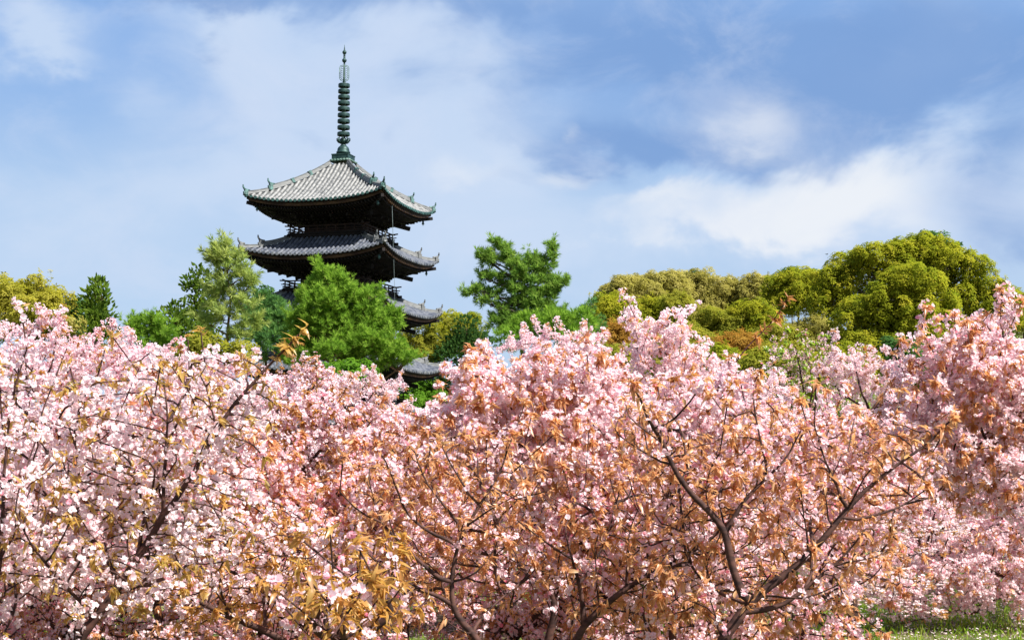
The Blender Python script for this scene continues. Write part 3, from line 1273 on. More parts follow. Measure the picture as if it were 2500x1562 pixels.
def cherry(label, D, base, ells, limbs=None, flowers=5000, leaves=2500, pet='petal_pale', leaf='leaf_copper', group=None,
           nattr=650, fs=.042, ls=.075, seed=1, bright=0.0, whips=20, name='cherry_tree', far=None, lmin=.12, shoot=None, back=0.0, leafy_end=0):
    near_row = D < 9
    """a flowering cherry. base: (px, D) of the trunk foot or None; ells: crown ellipsoids (px, py, rx, ry[, depth offset, depth radius])"""
    g = np.random.default_rng(seed)
    far = D > 15 if far is None else far
    fs, ls = fs * FS, ls * LS
    flowers = int(flowers * (FN if not near_row else FN * .85))
    m_px = D / F_PX
    E = []
    for e in ells:
        px, py, rx, ry = e[:4]
        do = (e[4] if len(e) > 4 else 0.0) + back
        rd = e[5] if len(e) > 5 else max(.55, (.85 if D > 9 else .6) * rx * m_px)
        E.append((at(px, py, D + do), np.array([rx * m_px, rd, ry * m_px])))
    cen = sum(e[0] * np.prod(e[1]) for e in E) / sum(np.prod(e[1]) for e in E)
    bx = at(base[0], 1098, D)[0] if base else cen[0]
    by = D + (base[1] if base and len(base) > 1 else 0)
    org = np.array([bx, by, 0.0])
    LM = []
    if limbs:
        for pts, r0, r1 in limbs:
            P = [at(p[0], p[1], D + (p[2] if len(p) > 2 else 0)) for p in pts]
            LM.append((P, r0 * .70, r1 * .9))
        first = LM[0]
        foot = first[0][0]
        if foot[2] > .15:
            LM[0] = ([org + np.array([0, 0, -.05]), org + (foot - org) * np.array([.35, .35, .5])] + first[0], first[1] * 1.2, first[2])
    else:
        zlow = min(e[0][2] - e[1][2] for e in E)
        fork = org + np.array([(cen[0] - bx) * .25, (cen[1] - by) * .25, max(.35, zlow + .1)])
        r0 = .032 + .010 * max(e[1][0] for e in E)
        LM.append(([org + np.array([0, 0, -.05]), org * .5 + fork * .5 + g.normal(size=3) * .04, fork], r0 * 1.5, r0))
        nl = 5
        for i in range(nl):
            e = E[i % len(E)]
            an = 2 * PI * (i + g.uniform(-.3, .3)) / nl
            end = e[0] + e[1] * np.array([math.cos(an) * .55, math.sin(an) * .55, g.uniform(-.1, .6)])
            mid = fork * .5 + end * .5 + np.array([math.cos(an), math.sin(an), 0]) * .15
            LM.append(([fork, mid, end], r0 * .62, .010))
    if limbs and D < 14.5:                               # side shoots along the bare limbs
        for P, r0, r1 in list(LM):
            P = np.asarray(P)
            seg = np.linalg.norm(np.diff(P, axis=0), axis=1)
            sc_ = np.concatenate([[0], np.cumsum(seg)])
            for t in np.arange(.35, sc_[-1] * .78, .16):
                q = np.array([np.interp(t, sc_, P[:, i]) for i in range(3)])
                if q[2] < .7:
                    continue
                d0 = unit(P[min(int(np.searchsorted(sc_, t)), len(P) - 1)] - P[max(int(np.searchsorted(sc_, t)) - 1, 0)])
                sd_ = unit(np.cross(d0, g.normal(size=3)))
                e = unit(d0 * .55 + sd_ + np.array([0, 0, .35])) * g.uniform(.12, .40)
                LM.append(([q, q + e * .5 + g.normal(size=3) * .02, q + e + np.array([0, 0, .04])], .0075, .0035))
    step = .062 if not far else .10
    At = crown_points(E, int(nattr * ((3.4 if near_row else 2.6) if not far else 1.6)), g, .6)
    At = At[At[:, 2] > lmin]
    X, par, hint, DIR = grow(LM, At, g, step, step * 1.8, 1.6 if not far else 2.6)
    # long straight shoots standing out of the crown
    has = np.zeros(len(X), bool)
    has[par[par >= 0]] = True
    tips = np.where(~has)[0]
    top = tips[np.argsort(-X[tips, 2])][:whips * 3]
    wl = 6 if not far else 4
    if len(top) and whips:
        ex, ep, ed = [], [], []
        base_n = len(X)
        for i in g.choice(top, min(whips, len(top)), replace=False):
            d = unit(DIR[i] * .6 + np.array([0, 0, .7]) + g.normal(size=3) * .25)
            pr = i
            for s in range(int(g.integers(1, wl))):
                ex.append(X[i] + d * step * (s + 1))
                ep.append(pr)
                ed.append(d)
                pr = base_n + len(ex) - 1
        X = np.concatenate([X, ex])
        par = np.concatenate([par, ep])
        DIR = np.concatenate([DIR, ed])
        hint = np.concatenate([hint, np.zeros(len(ex))])
    chains, r, kids = tubes_from(X, par, hint, .0042 if not far else .0036)
    root = empty(name, tuple(org))
    tag(root, label, 'cherry tree', group)
    branch_mesh(X, r, chains, 'trunk', shoot or 'bark_cherry', root, org, far)
    has = np.zeros(len(X), bool)
    has[par[par >= 0]] = True
    thinn = np.where((r < .012) & (X[:, 2] > lmin))[0]
    tips = np.where(~has & (X[:, 2] > lmin))[0]
    # blossom clusters along the thin wood
    ncl = max(1, int(flowers / 4))
    w = np.ones(len(thinn))
    w *= g.uniform(0, 1, len(thinn)) ** 1.2 + .1
    ends = np.zeros((0, 3))
    if leafy_end:
        e0, e1 = np.asarray(LM[0][0][-2]), np.asarray(LM[0][0][-1])
        ends = np.array([e1, e1 * .55 + e0 * .45])
        for q in ends:
            w[np.linalg.norm(X[thinn] - q, axis=1) < .30] = 0
    cl = g.choice(thinn, ncl, p=w / w.sum())
    off = unit(g.normal(size=(ncl, 3)) + DIR[cl] * .2 + np.array([0, 0, .35]))
    cc = X[cl] + off * fs * g.uniform(.5, 1.9, (ncl, 1)) + DIR[cl] * g.uniform(-.5, .5, (ncl, 1)) * step
    per = 4
    idx = np.repeat(np.arange(ncl), per)
    fd = unit(g.normal(size=(len(idx), 3)) * .75 + off[idx] * .8 + np.array([0, -.06, .12]))
    fp = cc[idx] + fd * fs * g.uniform(.3, 1.2, (len(idx), 1))
    ctone = g.uniform(0, .75, ncl) ** 1.0
    ft = np.clip(ctone[idx] + g.normal(size=len(idx)) * .12, 0, 1)
    bud = g.uniform(size=len(idx)) < .07
    ft[bud] = 1.0
    sc = fs * g.uniform(.85, 1.2, len(idx)) * np.where(bud, .55, 1.0)
    tp = FT_FAR if far else FT_NEAR
    which = g.integers(0, len(tp), len(idx))
    parts, tones, rads = [], [], []
    for k, (tv, lo, to, ra) in enumerate(tp):
        s = which == k
        if s.any():
            parts.append(stamp(tv, lo, to, fp[s], fd[s], sc[s], g))
            tones.append(np.repeat(ft[s], len(tv)))
            rads.append(np.tile(ra, s.sum()))
    V, L, S, Tt = join(parts)
    np_mesh('blossoms', V - org, L, S, Tt, pet, root, {'tone': np.concatenate(tones), 'rad': np.concatenate(rads)})
    # leaf tufts at the shoot ends, a few along the twigs
    if leaves > 0:
        per = 5
        leaves = int(leaves * LEAF_MORE)
        ntu = max(1, leaves // per)
        ntip = int(ntu * .5)
        a = g.choice(tips, ntip)
        b = g.choice(thinn, ntu - ntip)
        lf = np.concatenate([a, b])
        if leafy_end:
            near_end = np.where(np.linalg.norm(X[:, None] - ends[None], axis=2).min(1) < .15)[0]
            lf = np.concatenate([lf, g.choice(near_end, leafy_end)])
        idx = np.repeat(np.arange(len(lf)), per)
        dd = DIR[lf][idx]
        side = unit(np.cross(dd, g.normal(size=dd.shape)))
        ld = unit(dd * g.uniform(.1, .9, (len(idx), 1)) + side)
        lp = X[lf][idx] + dd * g.uniform(0, .03, (len(idx), 1)) + g.normal(size=dd.shape) * .006
        lt = np.clip(g.uniform(0, 1, len(lf))[idx] * .5 + g.uniform(0, .5, len(idx)), 0, 1)
        lsz = ls * g.uniform(.40, 1.30, len(idx))
        tp = LT_FAR if far else LT_NEAR
        which = g.integers(0, len(tp), len(idx))
        parts, tones = [], []
        for k, (tv, lo, to) in enumerate(tp):
            s = which == k
            if s.any():
                ax = leaf_axes(ld[s], g)
                parts.append(stamp(tv, lo, to, lp[s], None, lsz[s], g, ax))
                tones.append(np.repeat(lt[s], len(tv)))
        V, L, S, Tt = join(parts)
        np_mesh('leaves', V - org, L, S, Tt, leaf, root, {'tone': np.concatenate(tones)})
    return root


exec_cherries = True
NEAR = 'flowering cherries in the front row'
MID = 'flowering cherries in the middle of the orchard'
FAR = 'flowering cherries at the far edge of the orchard'

if exec_cherries:
    # --- front row, limbs as they stand
    cherry('white blossomed cherry whose trunk leans to the right, long leafy shoot crossing the pine', 7.0, (120, 0),
           [(330, 1130, 330, 250), (520, 1000, 190, 150), (260, 1370, 290, 150, -.3), (430, 1240, 250, 170)],
           [([(186, 1562), (238, 1509), (268, 1461), (301, 1424), (338, 1372), (364, 1331), (394, 1282), (446, 1208), (480, 1150), (539, 1041), (575, 985), (640, 912), (690, 862), (738, 812)], .046, .006),
            ([(338, 1372), (342, 1320), (349, 1279), (372, 1223), (380, 1150)], .018, .006),
            ([(398, 1277), (398, 1208), (407, 1074), (409, 1000), (402, 930), (395, 880)], .018, .004),
            ([(301, 1424), (230, 1330, .2), (180, 1230, .4), (150, 1120, .5), (140, 1040, .5)], .018, .005),
            ([(238, 1509), (150, 1420, -.3), (70, 1330, -.5), (40, 1250, -.6)], .018, .005)],
           flowers=4600, leaves=1300, pet='petal_white', leaf='leaf_olive', seed=21, nattr=800, leafy_end=18, back=.25, fs=.037, ls=.064, group=NEAR)
    cherry('white cherry at the edge with an upright bare stem beside the leaning white one', 6.6, (-60, 0),
           [(-60, 1080, 190, 220), (-30, 1330, 200, 200), (40, 1000, 90, 120)],
           [([(-40, 1600), (-10, 1420), (2, 1250), (8, 1140), (16, 1040), (35, 930), (60, 850)], .034, .004),
            ([(2, 1260), (70, 1190, .2), (120, 1120, .3)], .014, .004)],
           flowers=2400, leaves=550, pet='petal_pale', leaf='leaf_olive', seed=22, nattr=380, back=.25, fs=.037, ls=.064, group=NEAR)
    cherry('low cherry with a pale limb reaching down to the right, gold leaves beneath white blossoms', 8.4, (780, .2),
           [(560, 1430, 230, 120), (700, 1370, 180, 130), (420, 1400, 120, 90)],
           [([(790, 1640), (700, 1562), (650, 1532), (560, 1496), (480, 1452), (400, 1415), (345, 1395)], .046, .012),
            ([(650, 1532), (640, 1440, .3), (690, 1350, .5), (720, 1260, .6)], .020, .005),
            ([(560, 1496), (530, 1430, -.2), (560, 1340, -.3)], .014, .004)],
           flowers=1300, leaves=1500, pet='petal_pale', leaf='leaf_golden', seed=23, nattr=420, back=.25, fs=.037, ls=.064, group=NEAR)
    cherry('coppery cherry with a curving forked stem, leaves outnumbering its pink flowers', 7.6, (1180, .1),
           [(1060, 1260, 240, 190), (1150, 1180, 200, 130), (960, 1390, 190, 130), (1230, 1380, 150, 150, .3)],
           [([(1185, 1590), (1168, 1557), (1146, 1539), (1116, 1505), (1101, 1472), (1103, 1427), (1110, 1372), (1121, 1323), (1134, 1294), (1168, 1242), (1205, 1178), (1227, 1141), (1245, 1080)], .044, .005),
            ([(1121, 1329), (1090, 1316), (1045, 1301), (1008, 1275), (986, 1242), (960, 1180)], .017, .004),
            ([(1097, 1465), (1030, 1439), (993, 1416), (949, 1390), (904, 1357), (870, 1300)], .018, .004),
            ([(1100, 1431), (1042, 1390), (986, 1335), (941, 1294), (915, 1238), (905, 1170)], .020, .004),
            ([(1133, 1294), (1090, 1240), (1060, 1208), (1030, 1167), (1010, 1110)], .015, .004),
            ([(1171, 1238), (1140, 1195), (1116, 1163), (1080, 1090)], .012, .003),
            ([(1150, 1542), (1200, 1480, .2), (1250, 1440, .3), (1290, 1410, .4)], .016, .004)],
           flowers=1100, leaves=2300, pet='petal_pink', leaf='leaf_copper', seed=24, nattr=700, back=.42, fs=.037, ls=.064, group=NEAR)
    cherry('coppery cherry with a dark limb sweeping up to the right from a pale stem', 8.0, (1400, .2),
           [(1600, 1280, 220, 170), (1480, 1330, 170, 150), (1700, 1210, 170, 130), (1560, 1460, 190, 100)],
           [([(1385, 1600), (1410, 1546), (1432, 1513), (1487, 1465), (1525, 1435), (1600, 1394), (1680, 1350), (1741, 1309), (1790, 1250)], .048, .008),
            ([(1428, 1512), (1420, 1460), (1417, 1416), (1400, 1380), (1380, 1310)], .026, .006),
            ([(1419, 1420), (1455, 1370, .2), (1480, 1310, .2), (1500, 1230, .3)], .014, .004),
            ([(1525, 1435), (1540, 1370), (1530, 1310), (1560, 1240)], .015, .004),
            ([(1600, 1394), (1560, 1500, -.3), (1600, 1562, -.4)], .012, .008),
            ([(1640, 1372), (1650, 1310), (1625, 1250), (1640, 1180)], .013, .004)],
           flowers=1250, leaves=2200, pet='petal_pink', leaf='leaf_copper', seed=25, nattr=640, back=.42, fs=.037, ls=.064, group=NEAR)
    cherry('wide forked cherry with thick dark limbs spreading left and right, pink flowers among orange leaves', 7.2, (1740, .1),
           [(1760, 1180, 200, 180), (1900, 1130, 200, 140), (2130, 1130, 210, 110), (2000, 1290, 230, 150), (1900, 1430, 210, 120), (1590, 1060, 90, 110), (1680, 1380, 170, 150)],
           [([(1745, 1600), (1767, 1562), (1797, 1521), (1827, 1480), (1868, 1439), (1935, 1394), (2009, 1324), (2057, 1260), (2106, 1208), (2176, 1149), (2269, 1086), (2312, 1040)], .058, .006),
            ([(1827, 1480), (1808, 1439), (1786, 1383), (1778, 1297), (1738, 1260), (1693, 1219), (1648, 1160), (1619, 1082), (1590, 1030, -.3), (1555, 950, -.6)], .036, .005),
            ([(1780, 1292), (1808, 1231), (1860, 1178), (1916, 1123), (1955, 1050)], .020, .004),
            ([(2065, 1250), (2046, 1178), (2009, 1123), (1990, 1040)], .016, .004),
            ([(2061, 1270), (2139, 1260), (2202, 1238), (2260, 1200)], .014, .004),
            ([(1827, 1492), (1894, 1487), (1953, 1446), (2013, 1398), (2065, 1353), (2110, 1290)], .024, .005),
            ([(1830, 1478), (1740, 1440, .3), (1680, 1380, .4), (1660, 1300, .5)], .014, .004)],
           flowers=2100, leaves=3300, pet='petal_pink', leaf='leaf_copper', seed=26, nattr=1150, leafy_end=8, back=.42, fs=.037, ls=.064, group=NEAR)
    cherry('bushy clump of large golden brown cherry leaves low in the front row', 5.6, (850, 0),
           [(850, 1500, 140, 130)], None, flowers=160, leaves=520, pet='petal_pink', leaf='leaf_golden', seed=27, nattr=150, ls=.07, group=NEAR)
    # --- second row
    cherry('dark trunked cherry behind the leaning white one', 10.5, (385, 0),
           [(360, 1120, 260, 190), (520, 1170, 200, 170), (180, 1180, 180, 160)],
           [([(400, 1570), (380, 1480), (365, 1400), (360, 1330), (365, 1250)], .045, .03),
            ([(365, 1400), (480, 1390), (560, 1350), (640, 1270)], .03, .008), ([(360, 1330), (250, 1270), (180, 1180)], .03, .008)],
           flowers=8000, leaves=6000, pet='petal_pale', leaf='leaf_copper', seed=31, nattr=700, group=MID)
    cherry('tall pink cherry with a dark twisting trunk right behind the curving coppery one', 10.0, (1330, .2),
           [(1270, 995, 190, 90), (1390, 985, 110, 75), (1175, 950, 85, 60), (1300, 1090, 250, 140), (1150, 1050, 150, 100), (1450, 1070, 150, 110), (1165, 880, 26, 26)],
           [([(1330, 1600), (1357, 1487), (1350, 1446), (1328, 1394), (1313, 1316), (1294, 1230), (1309, 1123), (1328, 1000), (1342, 960), (1335, 910)], .046, .010),
            ([(1294, 1228), (1257, 1186), (1210, 1120), (1160, 1050), (1150, 960)], .03, .007),
            ([(1315, 1080), (1260, 1000), (1190, 960), (1150, 915)], .026, .006),
            ([(1322, 1040), (1400, 980), (1450, 970), (1480, 930)], .024, .006),
            ([(1335, 950), (1290, 950), (1230, 915)], .018, .005)],
           flowers=10500, leaves=5600, pet='petal_pale', leaf='leaf_copper', seed=32, nattr=1000, group=MID)
    cherry('cherry with one long straight red shoot rising clear against the olive wood', 10.2, (1660, 0),
           [(1740, 1030, 150, 110), (1660, 1110, 180, 115), (1790, 1010, 70, 70)],
           [([(1640, 1570), (1650, 1300), (1680, 1090), (1720, 1000), (1790, 890), (1840, 830), (1885, 785)], .045, .004),
            ([(1680, 1090), (1640, 1020), (1620, 960)], .015, .005), ([(1700, 1040), (1780, 1000), (1840, 930)], .014, .005)],
           flowers=5000, leaves=1300, pet='petal_pale', leaf='leaf_brown', seed=33, nattr=480, leafy_end=10, group=MID, shoot='bark_red_shoot')
    cherry('pink and copper cherry crowding in from the edge above the grass', 11.0, (2530, 0),
           [(2390, 915, 170, 120), (2330, 1010, 190, 140), (2490, 1010, 190, 180), (2420, 1140, 160, 130), (2260, 840, 55, 45), (2420, 800, 55, 45), (2230, 950, 60, 60)],
           [([(2600, 1570), (2590, 1350), (2520, 1190), (2420, 1090), (2385, 1010), (2345, 930), (2290, 860)], .045, .008),
            ([(2520, 1190), (2500, 1060), (2470, 960), (2430, 880), (2415, 800)], .035, .006),
            ([(2500, 1060), (2420, 960), (2360, 880), (2345, 830)], .02, .006),
            ([(2420, 1090), (2310, 1060), (2220, 1000)], .02, .006)],
           flowers=11000, leaves=5200, pet='petal_pale', leaf='leaf_copper', seed=34, nattr=1000, group=MID)
    cherry('low spreading pale pink cherry whose boughs hang over the petal strewn grass', 15.0, (2570, .5),
           [(2330, 1340, 190, 110), (2460, 1290, 160, 130), (2260, 1240, 180, 110), (2480, 1440, 120, 80), (2380, 1430, 120, 70), (2250, 1410, 150, 80)],
           [([(2600, 1560), (2540, 1470), (2470, 1440), (2420, 1470), (2380, 1500), (2330, 1490)], .045, .014),
            ([(2540, 1470), (2440, 1400), (2330, 1380), (2250, 1330)], .04, .008), ([(2540, 1470), (2520, 1350), (2450, 1260)], .04, .008),
            ([(2420, 1470), (2300, 1500), (2200, 1520), (2150, 1540)], .012, .005)],
           flowers=10500, leaves=1500, pet='petal_pale', leaf='leaf_copper', seed=35, nattr=900, far=False, group=MID)
    cherry('pale cherry with dark bare boughs showing, in front of the pagoda foot', 13.0, (735, 0),
           [(780, 1050, 160, 80), (680, 1090, 130, 100), (880, 1100, 140, 110), (760, 1200, 190, 120)],
           [([(720, 1570), (728, 1300), (732, 1180), (742, 1115)], .045, .04), ([(742, 1115), (700, 1040), (660, 980)], .026, .007),
            ([(735, 1150), (800, 1080), (870, 1020), (920, 950)], .028, .007), ([(742, 1115), (770, 1020), (775, 940)], .022, .006), ([(735, 1160), (650, 1120), (590, 1060)], .022, .006)],
           flowers=7000, leaves=4600, pet='petal_pale', leaf='leaf_brown', seed=36, nattr=650, group=MID)
    cherry('slender white cherry standing tallest against the olive wood', 15.0, (1632, 0),
           [(1640, 850, 75, 100), (1590, 925, 80, 90), (1690, 925, 80, 100), (1640, 1030, 130, 90), (1550, 795, 28, 36)],
           [([(1632, 1560), (1632, 1200), (1630, 1000), (1634, 880), (1638, 770)], .045, .006), ([(1630, 1010), (1580, 930), (1550, 830), (1545, 780)], .014, .004),
            ([(1631, 980), (1690, 900), (1710, 850)], .014, .004)],
           flowers=6500, leaves=900, pet='petal_white', leaf='leaf_copper', seed=37, nattr=620, far=False, group=MID)
    cherry('pink cherry between the slender white one and the twisting trunk', 14.0, (1470, 0),
           [(1470, 1000, 130, 110), (1420, 900, 80, 70), (1540, 1060, 110, 100)], None, flowers=5200, leaves=2200, pet='petal_pale', leaf='leaf_copper', seed=38, nattr=420, group=MID)
    cherry('copper and white cherry in front of the lowest visible pagoda roof', 12.5, (990, 0),
           [(975, 1060, 110, 70), (930, 1140, 130, 110), (1060, 1110, 110, 110), (1000, 1280, 200, 130)], None, flowers=4600, leaves=4600, pet='petal_pale', leaf='leaf_copper', seed=39, nattr=420, group=MID)
    cherry('broad pale cherry below the round topped dense tree', 13.5, (2080, 0),
           [(2080, 1080, 190, 90), (1950, 1070, 130, 75), (2200, 1090, 110, 90), (2060, 1200, 220, 120)], None, flowers=8000, leaves=4400, pet='petal_pale', leaf='leaf_copper', seed=40, nattr=650, group=MID)
    cherry('deep pink cherry low between the two forked coppery ones', 11.5, (1560, 0),
           [(1540, 1180, 190, 130), (1420, 1250, 150, 130), (1700, 1150, 120, 110)], None, flowers=6500, leaves=5600, pet='petal_pink', leaf='leaf_copper', seed=41, nattr=520, group=MID)
    cherry('cherry with golden leaves low beneath the pale one with dark bare boughs', 11.0, (640, 0),
           [(640, 1250, 180, 140), (780, 1320, 170, 130), (520, 1330, 150, 130), (880, 1230, 120, 120)], None, flowers=6500, leaves=8000, pet='petal_pink', leaf='leaf_copper', seed=42, nattr=620, group=MID)
    # --- back rows, seen as crowns against the trees behind
    cherry('pale cherry before the yellow green trees at the edge', 19.0, (70, 0),
           [(60, 860, 150, 80), (150, 900, 120, 90), (-60, 900, 120, 100), (130, 790, 30, 30)], None, flowers=7000, leaves=1200, pet='petal_pale', leaf='leaf_brown', seed=51, nattr=520, group=FAR)
    cherry('deepest pink cherry of the far rows, before the pointed conifer', 21.0, (230, 0),
           [(230, 890, 140, 80), (140, 930, 120, 80), (330, 920, 110, 80)], None, flowers=7000, leaves=1500, pet='petal_pink', leaf='leaf_brown', seed=52, nattr=480, group=FAR)
    cherry('whitish cherry peaking in one spike beside the pointed conifer', 24.0, (320, 0),
           [(300, 840, 34, 52), (340, 900, 90, 70), (410, 920, 80, 60)], None, flowers=5000, leaves=300, pet='petal_pale', leaf='leaf_copper', seed=53, nattr=420, group=FAR)
    cherry('brown leaved cherry tip before the tall bare stemmed pine', 20.0, (480, 0),
           [(480, 920, 90, 60), (440, 960, 120, 70)], None, flowers=3600, leaves=2200, pet='petal_pale', leaf='leaf_brown', seed=54, nattr=330, group=FAR)
    cherry('pale cherry below the foot of the tall bare stemmed pine', 18.0, (590, 0),
           [(580, 960, 140, 80), (680, 960, 100, 60), (480, 1010, 120, 80)], None, flowers=6000, leaves=1700, pet='petal_pale', leaf='leaf_brown', seed=55, nattr=430, group=FAR)
    cherry('small dusky brown cherry in the shade just before the pagoda pine', 42.0, (745, 0),
           [(740, 920, 65, 36), (800, 940, 60, 32)], None, flowers=2200, leaves=2200, pet='petal_pink', leaf='leaf_brown', seed=56, nattr=260, fs=.06, ls=.11, group=FAR)
    cherry('white crowned cherry right before the foot of the bright green pine', 26.0, (880, 0),
           [(880, 950, 110, 42), (800, 980, 90, 50), (950, 1000, 70, 40)], None, flowers=6000, leaves=900, pet='petal_white', leaf='leaf_copper', seed=57, nattr=400, group=FAR)
    cherry('cherry already in fresh green leaf among fading flowers', 26.0, (1960, 0),
           [(1930, 900, 70, 90), (1990, 880, 70, 70), (1960, 980, 110, 70), (2060, 960, 80, 80)], None, flowers=3200, leaves=3200, pet='petal_pink', leaf='leaf_young_green', seed=58, nattr=480, ls=.10, group=FAR)
    cherry('white cherry with a thin dark stem before the round topped dense tree', 22.0, (2130, 0),
           [(2110, 900, 100, 55), (2150, 950, 80, 70), (2040, 900, 50, 55)], None, flowers=4600, leaves=1100, pet='petal_white', leaf='leaf_brown', seed=59, nattr=380, group=FAR)
    cherry('white and pink cherry at the foot of the olive wood, beside the long red shoot', 20.0, (1800, 0),
           [(1830, 950, 110, 50), (1760, 990, 120, 70), (1890, 1000, 90, 60)], None, flowers=5500, leaves=700, pet='petal_white', leaf='leaf_copper', seed=60, nattr=400, group=FAR)
    cherry('pale cherry at the foot of the spreading pine', 22.0, (1400, 0),
           [(1400, 860, 90, 50), (1300, 850, 90, 50), (1470, 900, 70, 60)], None, flowers=5000, leaves=500, pet='petal_pale', leaf='leaf_copper', seed=61, nattr=380, group=FAR)

    # --- the mass of the orchard behind: copies of three of the far trees
    def copy_tree(src, loc, rz, sc):
        o = src.copy()
        col.objects.link(o)
        o.location, o.rotation_euler, o.scale = loc, (0, 0, rz), sc
        for ch in src.children:
            c = ch.copy()
            col.objects.link(c)
            c.parent = o
        return o

    def proto(seed, pet, leaf, fl, lv):
        return cherry('flowering cherry deep in the orchard, half hidden in the mass of blossom', 18.0, (1250, 0),
                      [(1250, 1090, 300, 170, 0, 1.6), (1250, 1000, 200, 130, 0, 1.1), (1230, 1310, 300, 120, 0, 1.6)], None, flowers=fl, leaves=lv, pet=pet, leaf=leaf, seed=seed, nattr=620, group='cherries massed behind the front rows')
    protos = [proto(71, 'petal_pale', 'leaf_copper', 6500, 3200), proto(72, 'petal_pink', 'leaf_copper', 6500, 3600), proto(73, 'petal_white', 'leaf_brown', 6500, 2200)]
    low = cherry('low bushy cherry of orange leaves and pink flowers filling the gap under the front boughs', 12.0, (1250, 0),
                 [(1250, 1350, 330, 130, 0, 1.0), (1180, 1480, 330, 100, 0, .9), (1330, 1560, 300, 60, 0, .9)], None, flowers=4600, leaves=4400, pet='petal_pink', leaf='leaf_copper', lmin=.05, seed=74, nattr=620, fs=.038, ls=.06, group='low cherries under the front boughs')
    SKY_X = [0, 130, 200, 290, 400, 560, 640, 760, 900, 960, 1050, 1095, 1130, 1300, 1420, 1480, 1590, 1700, 1800, 1900, 2000, 2080, 2200, 2260, 2420, 2500]
    SKY_Y = [790, 800, 840, 830, 880, 890, 890, 925, 925, 965, 950, 900, 850, 845, 850, 880, 890, 930, 960, 1000, 1015, 985, 930, 850, 810, 810]
    spots = []
    for row, D in enumerate((9.9, 11.4, 12.8, 14.5, 17.5, 21, 25.5, 30.5, 36, 42)):
        half = D * .40 + 1.5
        n = int(2 * half / 2.9)
        for i in range(n + 1):
            x = -half + 2 * half * (i + (row % 2) * .5) / n + random.uniform(-.5, .5)
            spots.append((x, D + random.uniform(-1.2, 1.2)))
    used = set()
    for n, (x, y) in enumerate(spots):
        px = CX_PX + F_PX * x / y
        lim = min(np.interp(px + dx, SKY_X, SKY_Y) + 0 for dx in (0,)) if True else 0
        lim = max(np.interp(px + dx, SKY_X, SKY_Y) for dx in (-60, 0, 60)) + 65
        ztop = at(1250, lim, y)[2]
        hp = 3.3                                    # height of a prototype
        s = min(max(ztop / hp, .5), 1.25)
        if y < 12.2:
            if x > 3.0:
                continue
            if 'low' not in used:
                used.add('low')
                low.location, low.rotation_euler = (x, y, 0), (0, 0, 1.0)
            else:
                copy_tree(low, (x, y, 0), random.uniform(0, 2 * PI), (1, 1, random.uniform(.85, 1.1)))
            continue
        if px > 2080 and y < 15.5:
            continue
        k = n % 3
        rz = random.uniform(0, 2 * PI)
        s2 = s * random.uniform(.9, 1.0)
        w = random.uniform(.95, 1.15)
        if k not in used:
            used.add(k)
            o = protos[k]
            o.location, o.rotation_euler, o.scale = (x, y, 0), (0, 0, rz), (w, w, s2)
        else:
            copy_tree(protos[k], (x, y, 0), rz, (w, w, s2))


# ------------------------------------------------------------------ trees behind the orchard
def card_tpl(kind):
    if kind == 'leaf':                                   # a sprig of three small leaves
        v, lo, tot = [], [], []
        for i in range(3):
            an = 2 * PI * i / 3 + .3
            ca, sa = math.cos(an), math.sin(an)
            o = len(v)
            for r, w, h in ((.05, 0, 0), (.45, -.26, .15), (1, 0, -.05), (.45, .26, .15)):
                v.append((r * ca - w * sa, r * sa + w * ca, h))
            lo += [o, o + 1, o + 2, o + 3]
            tot.append(4)
        return np.array(v), np.array(lo), np.array(tot)
    if kind == 'needle':                                 # a brush of needles opening along +z
        v, lo, tot = [], [], []
        rr = random.Random(5)
        for i in range(11):
            an = 2 * PI * i / 11 + rr.uniform(-.2, .2)
            sp = rr.uniform(.25, 1.0)
            d = Vector((math.cos(an) * sp, math.sin(an) * sp, rr.uniform(.55, 1.0)))
            d.normalize()
            s = Vector((-math.sin(an), math.cos(an), 0)) * .055
            b = d * .05
            t = d * rr.uniform(.75, 1.1)
            m_ = d * .5
            o = len(v)
            v += [tuple(b), tuple(m_ - s), tuple(t), tuple(m_ + s)]
            lo += [o, o + 1, o + 2, o + 3]
            tot.append(4)
        return np.array(v), np.array(lo), np.array(tot)
    if kind == 'spray':                                  # flat scale-leaf spray of cypress and cedar
        v = [(0, 0, 0), (-.22, .05, .35), (-.10, -.04, .75), (0, 0, 1.0), (.14, .03, .72), (.24, -.05, .33)]
        v2 = [(0, 0, 0), (.05, -.20, .3), (-.04, -.08, .8), (.03, .12, .7), (-.05, .22, .3)]
        return np.array(v + v2), np.array(list(range(6)) + list(range(6, 11))), np.array([6, 5])


CARDS = {k: card_tpl(k) for k in ('leaf', 'needle', 'spray')}


